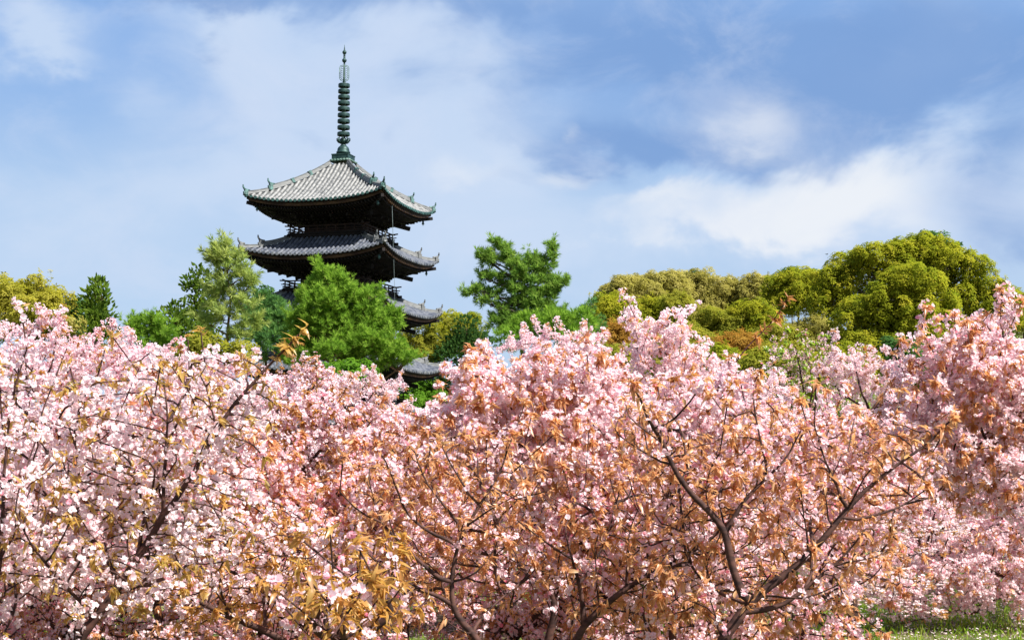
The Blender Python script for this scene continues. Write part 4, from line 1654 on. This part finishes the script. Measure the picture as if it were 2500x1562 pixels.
def woody(label, D, base_px, clumps, leafmat, card='leaf', size=.30, dens=1.0, puff=.95, trunk_r=.3, bark='bark_grey', name='broadleaf_tree', cat='tree', group=None,
          seed=1, base_z=None, upw=.5, flat=1.0, limb_r=.35, hollow=.25, droop=0.0, trunk_top=None, hang=0.0, shoots=0, slen=.7, fill=1.0):
    """a tree from its crown's clumps (px, py, rx, ry[, depth offset]) at D metres: trunk and limbs to every clump, each clump a heap of leafy puffs"""
    g = np.random.default_rng(seed)
    m_px = D / F_PX
    C, S = [], []
    for e in clumps:
        do = e[4] if len(e) > 4 else g.uniform(-.5, .5) * e[2] * m_px
        C.append(at(e[0], e[1], D + do))
        rx = e[2] * m_px
        rd = e[5] if len(e) > 5 else rx * g.uniform(.8, 1.1)
        S.append(np.array([rx, rd, e[3] * m_px]))
    C, S = np.array(C), np.array(S)
    bx = at(base_px, 900, D)[0]
    gz = float(hill_h(np.float64(bx), np.float64(D))) if base_z is None else base_z
    org = np.array([bx, D, gz])
    root = empty(name, tuple(org))
    tag(root, label, cat, group)
    # trunk and limbs
    mb = MB()
    ctop = C[:, 2].max() if trunk_top is None else at(base_px, trunk_top, D)[2]
    nseg = 9
    tx = at(base_px, 800, D)[0]
    topx = C[C[:, 2].argmax(), 0] if trunk_top is None else tx
    spine = [np.array([bx + (topx - bx) * (i / nseg) ** 2 + (g.normal() * .08 if i else 0), D + (g.normal() * .08 if i else 0), gz - .2 + (ctop - gz) * i / nseg]) for i in range(nseg + 1)]
    sr = [trunk_r * (1 - .85 * i / nseg) for i in range(nseg + 1)]
    mb.tube([p - org for p in spine], sr, 8)
    for c, s in zip(C, S):
        h = (c[2] - gz)
        t = min(max((h - abs(c[0] - bx) * limb_r - s[2] * .3) / max(ctop - gz, .1), .15), .93)
        i = int(t * nseg)
        f = t * nseg - i
        p = spine[i] * (1 - f) + spine[min(i + 1, nseg)] * f
        mid = p * .45 + c * .55 + np.array([0, 0, -.1 * np.linalg.norm(c - p)]) + g.normal(size=3) * .1
        r0 = max(.04, trunk_r * .38)
        mb.tube([p - org, mid - org, c - org], [r0, r0 * .6, r0 * .25], 6)
        for _ in range(6):
            d = unit(g.normal(size=3) + np.array([0, 0, .3]))
            e = c + d * s * .85
            q = mid * .4 + c * .6
            mb.tube([q - org, (q + e) / 2 + g.normal(size=3) * .08 - org, e - org], [r0 * .35, r0 * .2, r0 * .07], 4)
    mb.build('trunk', bark, root, smooth=True)
    # puffs on the clumps' surfaces
    pos, nrm, tone = [], [], []
    for c, s in zip(C, S):
        area = 4 * PI * ((s[0] * s[1]) ** 1.6 / 3 + (s[0] * s[2]) ** 1.6 / 3 + (s[1] * s[2]) ** 1.6 / 3) ** (1 / 1.6)
        npf = max(4, int(area / (puff * puff) * 1.25 * fill))
        d = unit(g.normal(size=(npf, 3)) + np.array([0, -.15, .25]))
        rad = np.where(g.uniform(size=npf) < hollow, g.uniform(.3, .8, npf), g.uniform(.80, 1.06, npf) + .22 * (g.uniform(size=npf) < .08))
        pc = c + d * s * rad[:, None]
        if hang:
            pc[:, 2] -= g.uniform(0, hang, npf)
        pr = puff * g.uniform(.30, .90, npf)
        ptone = g.uniform(0, 1, npf)
        nc = np.maximum(5, (dens * 26 * (pr / size) ** 2 * .25).astype(int))
        idx = np.repeat(np.arange(npf), nc)
        dd = unit(g.normal(size=(len(idx), 3)) + d[idx] * .55 + np.array([0, 0, upw]))
        rr = g.uniform(.65, 1.05, len(idx))
        stretch = np.array([1, 1, flat])
        p = pc[idx] + dd * (pr[idx] * rr)[:, None] * stretch
        pos.append(p)
        nn = dd + np.array([0, 0, upw - droop]) + g.normal(size=dd.shape) * .35
        nrm.append(nn)
        tone.append(np.clip(ptone[idx] * .6 + g.uniform(0, .4, len(idx)), 0, 1))
    # long upright or outward shoots at the ends of the boughs
    if shoots:
        for c, s in zip(C, S):
            k = shoots
            d = g.normal(size=(k, 3)) + np.array([0, -.2, .35])
            d[:, 0] += np.sign(c[0] - bx) * .5
            d = unit(d)
            st = c + d * s * .85
            sd = unit(d * .75 + np.array([0, 0, .75]) + g.normal(size=d.shape) * .2)
            ln = slen * g.uniform(.5, 1.25, k)
            n = 9
            t = np.linspace(0, 1, n)
            p = st[:, None] + sd[:, None] * (ln[:, None] * t[None])[..., None] + g.normal(size=(k, n, 3)) * .05
            pos.append(p.reshape(-1, 3))
            nn = sd[:, None] * .9 + g.normal(size=(k, n, 3)) * .45
            nrm.append(nn.reshape(-1, 3))
            tone.append(g.uniform(.35, 1, k * n))
    pos, nrm, tone = np.concatenate(pos), np.concatenate(nrm), np.concatenate(tone)
    tv, lo, to = CARDS[card]
    V, L, Tt = stamp(tv, lo, to, pos, nrm, size * g.uniform(.7, 1.25, len(pos)), g)
    V, L, St, Tt = join([(V, L, Tt)])
    np_mesh('crown', V - org, L, St, Tt, leafmat, root, {'tone': np.repeat(tone, len(tv))})
    return root


def dome(px, py, rx, ry, g, n=9, k=.33):
    """clumps over a rounded crown whose top is py"""
    out = [(px, py + ry * 1.05, rx * .66, ry * .66, 0)]
    for i in range(n):
        a = PI * (i + .5) / n
        out.append((px + math.cos(a) * rx * .68 + g.uniform(-.09, .09) * rx, py + ry - math.sin(a) * ry * .66 + g.uniform(-.12, .10) * ry, rx * k * g.uniform(.8, 1.15), ry * k * g.uniform(.8, 1.1), g.uniform(-1, .6) * rx * .03))
    for i in range(5):
        out.append((px + g.uniform(-.6, .6) * rx, py + ry * g.uniform(.7, 1.3), rx * k * .9, ry * k * .9, -rx * .035 * g.uniform(.6, 1.2)))
    return out


def cone(px, top, bottom, w, g, n=9, tip=.12):
    out = []
    for i in range(n):
        t = (i + .3) / n
        y = top + (bottom - top) * t
        r = w * (tip + (1 - tip) * t ** .8)
        hh = (bottom - top) / n * .75
        if t < .25:
            out.append((px, y, r * .8, hh, 0))
        else:
            for s in (-1, 1):
                out.append((px + s * r * g.uniform(.4, .6), y + g.uniform(-.3, .3) * hh, r * g.uniform(.42, .55), hh, g.uniform(-1, 1)))
            out.append((px + g.uniform(-.2, .2) * r, y, r * .5, hh, -r * .02))
    return out


G = np.random.default_rng(5)
WOOD = 'trees of the wooded slope'
# left side
woody('rounded yellow green broadleaf with airy drooping crown at the edge', 88, 60,
      [(30, 735, 60, 38), (100, 715, 48, 30), (75, 760, 70, 40), (135, 745, 32, 32), (-20, 720, 60, 40), (150, 785, 26, 26), (40, 800, 60, 30), (120, 795, 40, 26)],
      'foliage_willow', size=.20, dens=.7, puff=.9, seed=101, shoots=6, slen=.8, trunk_r=.3, hollow=.4, upw=.25)
woody('small orange olive bush under the yellow green crown', 80, 168, [(165, 800, 26, 24), (185, 815, 20, 20)], 'foliage_gold', size=.26, dens=1.0, puff=.7, seed=102, trunk_r=.1, name='bush', cat='bush')
woody('dark glossy broadleaf tucked behind the pointed conifer', 92, 185, [(180, 765, 22, 22), (195, 800, 26, 30), (170, 745, 10, 10), (205, 760, 16, 22)], 'foliage_dark', size=.30, puff=.8, seed=103, trunk_r=.16)
woody('pointed conifer with a feathery tip, left of the pine group', 86, 236, cone(240, 686, 850, 44, G, 9, .14), 'foliage_cedar', card='spray', size=.42, dens=.9, puff=.75, seed=104, trunk_r=.16, name='cypress_tree', bark='bark_pine', upw=.7)
woody('young pine with upright shoots beside the puffy cedar', 84, 372, [(350, 805, 26, 22), (378, 795, 20, 18), (330, 800, 16, 12), (395, 825, 30, 26), (360, 840, 36, 26), (410, 860, 30, 26)], 'needle_bright', card='needle', size=.34, dens=.5, puff=.45, shoots=7, slen=.8, seed=105, trunk_r=.12, name='pine_tree', bark='bark_pine', upw=.8)
woody('low puffy dark cedar right of the young pine', 92, 436, [(432, 760, 24, 18), (420, 785, 24, 16), (450, 785, 24, 18), (435, 815, 36, 22), (465, 830, 28, 24), (425, 850, 40, 26), (470, 870, 30, 24)], 'foliage_cedar', card='spray', size=.36, puff=.7, dens=1.1, seed=106, trunk_r=.18, name='cedar_tree', bark='bark_pine')
woody('tall slim cedar with tufted boughs beside the bare stemmed pine', 94, 482, [(478, 675, 16, 12), (496, 688, 14, 12), (466, 695, 12, 10), (488, 710, 24, 14), (460, 722, 12, 10), (500, 735, 26, 18), (476, 750, 18, 14), (505, 770, 30, 20), (480, 790, 26, 22), (512, 812, 30, 24)], 'foliage_cedar', card='spray', size=.36, puff=.65, dens=1.0, seed=107, trunk_r=.16, name='cedar_tree', bark='bark_pine', hollow=.35)
woody('tall thin pine with bare lower trunk and open grey green crown', 80, 556,
      [(556, 615, 19.2, 15.6), (535, 632, 14.4, 9.6), (578, 640, 14.4, 12.0), (552, 655, 24.0, 10.8), (520, 640, 8.0, 4.8), (590, 680, 20.8, 12.0), (535, 690, 20.8, 10.8), (560, 715, 28.8, 12.0), (610, 700, 11.2, 8.4), (525, 735, 24.0, 12.0), (590, 745, 27.2, 14.4), (545, 775, 20.8, 10.8), (600, 790, 25.6, 14.4), (510, 790, 14.4, 9.6), (585, 825, 20.8, 10.8)],
      'needle_pale', card='needle', size=.42, dens=.13, puff=.34, shoots=5, slen=.75, fill=.38, seed=108, trunk_r=.17, name='pine_tree', bark='bark_pine', hollow=.35, upw=.9, trunk_top=600)
woody('olive bush at the foot of the bare stemmed pine', 78, 520, [(500, 860, 40, 26), (535, 870, 34, 24), (470, 880, 40, 20), (590, 865, 30, 22)], 'foliage_olive', size=.26, puff=.8, seed=109, trunk_r=.1, name='bush', cat='bush')
woody('blue green pine filling the gap left of the pagoda', 90, 660, [(640, 735, 22, 18), (670, 760, 34, 22), (640, 790, 36, 26), (690, 800, 30, 26), (650, 835, 46, 28), (620, 770, 18, 16), (700, 850, 34, 22)], 'needle_blue', card='needle', size=.38, dens=.5, puff=.45, shoots=4, slen=.6, seed=110, trunk_r=.2, name='pine_tree', bark='bark_pine', upw=.8)
woody('dark sprigged treetop showing just left of the pagoda balcony', 96, 652, [(636, 712, 7, 10), (652, 716, 9, 8), (645, 735, 16, 14)], 'foliage_dark', size=.26, puff=.5, seed=111, trunk_r=.1)
# the bright pine before the pagoda
woody('large bright green pine standing in front of the pagoda', 84, 832,
      [(787, 668, 12, 20), (785, 700, 26, 22), (822, 690, 22, 14), (765, 722, 22, 16), (835, 715, 34, 22), (798, 738, 46, 24), (745, 745, 24, 16), (870, 735, 28, 20), (905, 725, 22, 16), (850, 765, 54, 26), (770, 775, 46, 24),
       (900, 765, 34, 22), (735, 785, 26, 18), (820, 800, 60, 26), (905, 800, 46, 26), (940, 790, 26, 22), (955, 775, 16, 12), (760, 815, 40, 22), (880, 835, 56, 26), (930, 840, 44, 26), (725, 840, 26, 16), (960, 865, 36, 24), (905, 875, 50, 26), (850, 870, 30, 18), (750, 870, 36, 18), (1000, 880, 18, 10), (810, 860, 34, 16, -2.0), (730, 890, 30, 14)],
      'needle_bright', card='needle', size=.34, dens=.62, puff=.42, shoots=8, slen=.7, fill=.8, seed=112, trunk_r=.32, name='pine_tree', bark='bark_pine', hollow=.3, upw=.75, trunk_top=700)
woody('round clipped green shrub at the foot of the bright pine', 76, 850, [(820, 915, 34, 18), (860, 915, 44, 24), (900, 925, 34, 18)], 'foliage_green', size=.24, puff=.6, seed=113, trunk_r=.1, name='bush', cat='bush')
woody('yellow green tree with fine twigs right of the pagoda foot', 131, 1010, [(985, 820, 30, 26), (1030, 805, 34, 26), (1010, 850, 44, 30), (1070, 850, 44, 34), (975, 865, 36, 28), (1040, 885, 50, 24), (1120, 800, 26, 22)], 'foliage_olive', size=.20, puff=.85, dens=.7, seed=114, trunk_r=.2, hollow=.4)
woody('yellow green rounded tree between the pagoda and the spreading pine', 134, 1110, [(1090, 790, 34, 22), (1130, 785, 34, 20), (1075, 815, 30, 22), (1120, 830, 50, 28), (1160, 800, 24, 20)], 'foliage_camphor', size=.21, dens=.8, puff=.9, seed=115, trunk_r=.25)
woody('dark fir wedged below the spreading pine', 128, 1150, [(1140, 800, 20, 16), (1130, 835, 34, 22), (1160, 850, 40, 24), (1110, 870, 40, 22)], 'foliage_dark', card='spray', size=.4, puff=.8, seed=116, trunk_r=.15, name='fir_tree', bark='bark_pine')
# the spreading pine
woody('spreading pine with long layered boughs and ragged forked top', 76, 1278,
      [(1215, 596, 4.7, 8.2), (1228, 615, 10.1, 10.9), (1241, 630, 12.5, 6.8), (1189, 636, 11.7, 4.8), (1208, 641, 12.5, 5.4), (1183, 626, 3.9, 5.4), (1253, 650, 15.6, 6.8), (1346, 612, 4.7, 8.2), (1341, 634, 8.6, 8.2), (1333, 652, 11.7, 6.1), (1311, 642, 7.0, 6.1), (1290, 638, 5.5, 6.1), (1279, 652, 12.5, 6.1),
       (1270, 670, 18.7, 6.8), (1186, 680, 9.4, 4.1), (1210, 681, 13.3, 4.8), (1308, 668, 14.0, 5.4), (1297, 691, 17.2, 6.1), (1325, 687, 12.5, 5.4), (1352, 690, 10.9, 5.4), (1371, 693, 8.6, 4.8), (1348, 708, 15.6, 5.4), (1241, 697, 15.6, 6.1), (1262, 714, 20.3, 6.1),
       (1153, 718, 8.6, 4.1), (1175, 712, 13.3, 4.8), (1203, 720, 15.6, 5.4), (1190, 742, 7.8, 4.8), (1308, 718, 21.8, 6.8), (1336, 728, 14.0, 6.1), (1270, 740, 23.4, 6.1), (1306, 746, 20.3, 6.8), (1227, 752, 10.9, 4.8), (1332, 757, 18.7, 6.8), (1241, 768, 20.3, 6.1), (1361, 770, 17.2, 6.8), (1298, 775, 31.2, 8.8), (1218, 787, 18.7, 6.8), (1380, 786, 17.2, 7.5), (1327, 798, 34.3, 10.2), (1256, 800, 31.2, 9.5)],
      'needle_mid', card='needle', size=.32, dens=.6, puff=.26, shoots=5, slen=.5, fill=.8, seed=117, trunk_r=.26, name='pine_tree', bark='bark_grey', hollow=.2, upw=.7, limb_r=.15, trunk_top=640)
woody('bright green bush below the boughs of the spreading pine', 74, 1330, [(1310, 800, 60, 26), (1370, 790, 44, 26), (1420, 790, 34, 26), (1260, 825, 50, 22), (1400, 830, 50, 26)], 'needle_bright', card='needle', size=.32, dens=.7, puff=.48, seed=118, trunk_r=.12, name='bush', cat='bush', upw=.6)
woody('small green pine with one leaning shoot, at the edge of the olive wood', 82, 1430, [(1440, 745, 5, 8), (1432, 762, 12, 8), (1420, 780, 20, 12), (1450, 800, 24, 20)], 'needle_blue', card='needle', size=.32, dens=.6, puff=.48, seed=119, trunk_r=.1, name='pine_tree', bark='bark_pine')
# the wooded slope, crown by crown
slope = [
    ('lowest olive crown where the wood meets the sky', 1490, 720, 60, 60, 'foliage_camphor', 118),
    ('pale gold crown at the rising skyline of the wood', 1540, 680, 70, 60, 'foliage_gold', 140),
    ('feathery gold crown on the skyline, left of the dark sprig', 1610, 668, 80, 60, 'foliage_gold', 145),
    ('gold green crown at the top of the first rise', 1690, 668, 80, 70, 'foliage_gold', 150),
    ('pale crown sloping down to the notch in the skyline', 1775, 690, 70, 60, 'foliage_gold', 148),
    ('olive crown right of the notch in the skyline', 1868, 676, 70, 60, 'foliage_gold', 146),
    ('bright olive crown beside the great spreading tree', 1945, 660, 80, 70, 'foliage_camphor', 135),
    ('yellow olive crown in the middle of the wood', 1580, 735, 70, 55, 'foliage_camphor', 128),
    ('dull gold crown below the top of the first rise', 1670, 740, 80, 60, 'foliage_gold', 130),
    ('amber crown low in the wood, above the long red shoot', 1760, 760, 80, 60, 'foliage_olive', 126),
    ('deep green round crown in the middle of the wood', 1840, 745, 60, 46, 'foliage_camphor', 125),
    ('small fresh green crown set low among the gold ones', 1652, 728, 30, 26, 'foliage_olive', 122),
    ('rusty amber maple low at the edge of the wood', 1498, 800, 46, 40, 'foliage_amber', 100),
    ('rusty amber tree below the middle of the wood', 1790, 830, 60, 44, 'foliage_amber', 104),
    ('olive tree with a dark leaning stem low in the wood', 1660, 800, 80, 60, 'foliage_olive', 106),
    ('yellow green tree low in the wood behind the slender white cherry', 1580, 800, 60, 56, 'foliage_camphor', 108),
    ('olive tree low in the wood behind the leafing cherry', 1900, 800, 90, 70, 'foliage_olive', 112),
    ('amber tree low behind the fading cherry', 1990, 780, 60, 60, 'foliage_gold', 112),
    ('dark green gap tree low behind the pale cherries', 1700, 860, 90, 40, 'foliage_olive', 95),
    ('gold green tree at the edge right of the great spreading tree', 2490, 720, 50, 60, 'foliage_olive', 130),
]
for i, (lb, px, py, rx, ry, mt, D) in enumerate(slope):
    woody(lb, D, px + G.uniform(-10, 10), dome(px, py, rx * G.uniform(.95, 1.1), ry, G, 12), mt, size=.23 if D > 115 else .20, puff=.95, dens=.62, seed=130 + i, shoots=5, slen=.8, trunk_r=.25, group=WOOD, hollow=.25, upw=.4)
woody('dark pine sprig standing above the gold skyline', 155, 1682, [(1675, 680, 12, 10), (1690, 674, 12, 8), (1700, 684, 10, 9)], 'foliage_dark', card='needle', size=.38, puff=.48, seed=160, trunk_r=.15, name='pine_tree', bark='bark_pine')
woody('dark crown standing above the notch in the skyline', 150, 1932, [(1925, 672, 16, 12), (1940, 664, 14, 9), (1955, 676, 12, 10), (1990, 676, 18, 12)], 'foliage_dark', size=.32, puff=.7, seed=161, trunk_r=.15)
woody('dark green bush beside the pagoda foot, under its lowest roof corner', 129, 1040, [(1020, 955, 40, 22), (1065, 950, 40, 24), (1110, 935, 36, 26), (1030, 1000, 80, 34), (1110, 990, 60, 34)], 'foliage_green', size=.24, puff=.7, seed=180, trunk_r=.1, name='bush', cat='bush')
for i, (lb, px, py, mt) in enumerate((('olive bush under the wood, behind the pale cherry at the spreading pine', 1440, 890, 'foliage_olive'), ('gold bush under the wood, behind the slender white cherry', 1590, 890, 'foliage_gold'),
                                      ('olive bush under the wood, behind the long red shoot', 1760, 900, 'foliage_camphor'), ('green bush under the wood, behind the leafing cherry', 1900, 905, 'foliage_olive'),
                                      ('gold bush under the wood, left of the dark shaded evergreen', 2050, 900, 'foliage_camphor'), ('olive bush under the wood, right of the dark shaded evergreen', 2330, 880, 'foliage_olive'))):
    woody(lb, 84 + 4 * (i % 3), px, [(px - 60, py, 50, 30), (px, py - 14, 54, 36), (px + 60, py, 50, 32), (px + 20, py + 40, 80, 34), (px - 50, py + 40, 60, 30)], mt, size=.22, puff=.8, dens=.7, seed=190 + i, trunk_r=.1, name='bush', cat='bush', shoots=4, slen=.6)
# the great spreading tree and its neighbours
woody('great spreading broadleaf with high arching crown and sky showing through its boughs', 112, 2230,
      [(2040, 684, 46, 30), (2080, 649, 50, 26), (2130, 634, 50, 24), (2180, 634, 46, 26), (2230, 616, 60, 30), (2280, 614, 46, 28), (2320, 644, 50, 34), (2370, 659, 50, 36), (2400, 694, 44, 36), (2430, 724, 44, 30), (2460, 744, 34, 26), (2320, 694, 40, 30), (2030, 714, 44, 26), (2070, 674, 36, 22), (2350, 724, 36, 24), (2250, 654, 46, 24), (2390, 744, 40, 30), (2330, 764, 44, 26), (2020, 744, 40, 30), (2125, 669, 34, 16), (2090, 714, 44, 22, 2), (2170, 679, 30, 14, 2), (2060, 754, 50, 30, 2), (2150, 739, 40, 20, 3), (2440, 774, 50, 30), (2290, 674, 40, 20, 2)],
      'foliage_camphor', size=.22, dens=.75, puff=.9, seed=170, shoots=6, slen=.8, trunk_r=.6, hollow=.2, upw=.5, limb_r=.25, name='broadleaf_tree')
woody('dark evergreen top peeping over the great spreading tree', 132, 2290, [(2265, 588, 24, 12), (2290, 590, 20, 12), (2320, 606, 24, 14), (2250, 602, 20, 14)], 'foliage_dark', size=.34, puff=.8, seed=171, trunk_r=.2)
woody('round dense tree like a heap of green clouds before the great spreading one', 98, 2220,
      [(2230, 690, 60, 36), (2270, 720, 56, 44), (2190, 720, 54, 40), (2290, 770, 50, 46), (2230, 770, 60, 44), (2160, 740, 50, 36), (2120, 770, 54, 40), (2070, 800, 46, 36), (2150, 800, 60, 40), (2220, 820, 60, 40), (2290, 820, 46, 36), (2090, 840, 50, 30), (2160, 850, 60, 34), (2180, 690, 36, 26)],
      'foliage_camphor', size=.21, dens=.8, puff=.9, seed=172, shoots=6, slen=.7, trunk_r=.4, hollow=.1, upw=.5)
woody('dark shaded evergreen low under the round dense tree', 60, 2215, [(2205, 900, 26, 40), (2190, 860, 30, 26), (2230, 870, 30, 30)], 'foliage_dark', size=.22, puff=.6, seed=173, trunk_r=.15)

# ------------------------------------------------------------------ grass, fallen petals, bamboo rail, bird
def grass():
    g = np.random.default_rng(77)
    N = 46000
    y = 11 + 15 * g.uniform(size=N) ** 1.3
    x = g.uniform(-.40, .42, N) * y
    keep = (np.sin(x * 1.9 + y * .7) + np.sin(x * .8 - y * 1.3) + g.normal(size=N) * .8) > np.where(x > 2.6, -1.0, .9)
    x, y = x[keep], y[keep]
    n = len(x)
    tv = np.array([(-.06, 0, 0), (.06, 0, 0), (.03, .12, .6), (0, .34, 1.0)])
    tilt = unit(np.stack([g.normal(size=n) * .35, g.normal(size=n) * .35, np.ones(n)], 1))
    V, L, Tt = stamp(tv, np.array([0, 1, 2, 3]), np.array([4]), np.stack([x, y, np.zeros(n)], 1), tilt, g.uniform(.05, .13, n), g)
    V, L, S, Tt = join([(V, L, Tt)])
    o = np_mesh('grass', V, L, S, Tt, 'grass_blade', None, {'tone': np.repeat(g.uniform(0, 1, n), 4)})
    tag(o, 'short green grass growing beneath the cherries', 'grass', kind='stuff')
    N = 9000
    y = 11 + 14 * g.uniform(size=N) ** 1.2
    x = np.where(g.uniform(size=N) < .6, g.uniform(.2, .42, N), g.uniform(-.40, .42, N)) * y
    ok = (np.sin(x * 3.1 + y * 1.7) + np.sin(x * 1.3 - y * 2.9) + g.normal(size=N) * .7) > .1
    x, y = x[ok], y[ok]
    N = len(x)
    nn = np.stack([g.normal(size=N) * .35, g.normal(size=N) * .35, np.ones(N)], 1)
    tv = np.array([(-.5, 0, 0), (0, -.35, .1), (.5, 0, 0), (0, .35, .1)])
    V, L, Tt = stamp(tv, np.array([0, 1, 2, 3]), np.array([4]), np.stack([x, y, g.uniform(.01, .06, N)], 1), nn, g.uniform(.022, .05, N), g)
    V, L, S, Tt = join([(V, L, Tt)])
    o = np_mesh('fallen_petals', V, L, S, Tt, 'fallen_petal', None, {'tone': np.repeat(g.uniform(0, 1, N), 4)})
    tag(o, 'pale fallen petals strewn over the grass', 'petals', kind='stuff')


grass()
fo = empty('bamboo_fence', tuple(np.array([at(60, 1500, 14.2)[0], 14.2, 0])))
tag(fo, 'low green bamboo rail fence under the leaning white cherry', 'fence')
for z in (.30, .52):
    m = MB()
    m.tube([(-1.6, 0, z), (0, .05, z + .01), (1.6, .1, z)], .028, 8)
    m.build('rail', 'bamboo', fo, smooth=True)
for x in (-1.3, -.3, .7, 1.5):
    m = MB()
    m.tube([(x, .06, -.05), (x, .06, .62)], .03, 8)
    m.build('post', 'bamboo', fo, smooth=True)

bp = at(2018, 621, 140)
m = MB()
m.tube([(-.28, 0, 0), (-.1, 0, .01), (.12, 0, .02), (.26, 0, .03), (.36, 0, .02)], [.02, .07, .085, .06, .012], 8)
bird = m.build('bird', 'bird_feather', None, smooth=True)
bird.location = tuple(bp)
bird.rotation_euler = (0, 0, .5)
bird.scale = (.5, .5, .5)
for s in (-1, 1):
    m = MB()
    pts = [(.10, s * .05, .03), (.16, s * .30, .16), (.02, s * .62, .10), (-.10, s * .30, .12), (-.08, s * .05, .03)]
    m.add(pts + [(p[0], p[1], p[2] - .015) for p in pts], [(0, 1, 2, 3, 4), (9, 8, 7, 6, 5)] + [(i, i + 5, (i + 1) % 5 + 5, (i + 1) % 5) for i in range(5)])
    m.build('wing', 'bird_feather', bird)
tag(bird, 'tiny dark bird flying above the notch in the wooded skyline', 'bird')
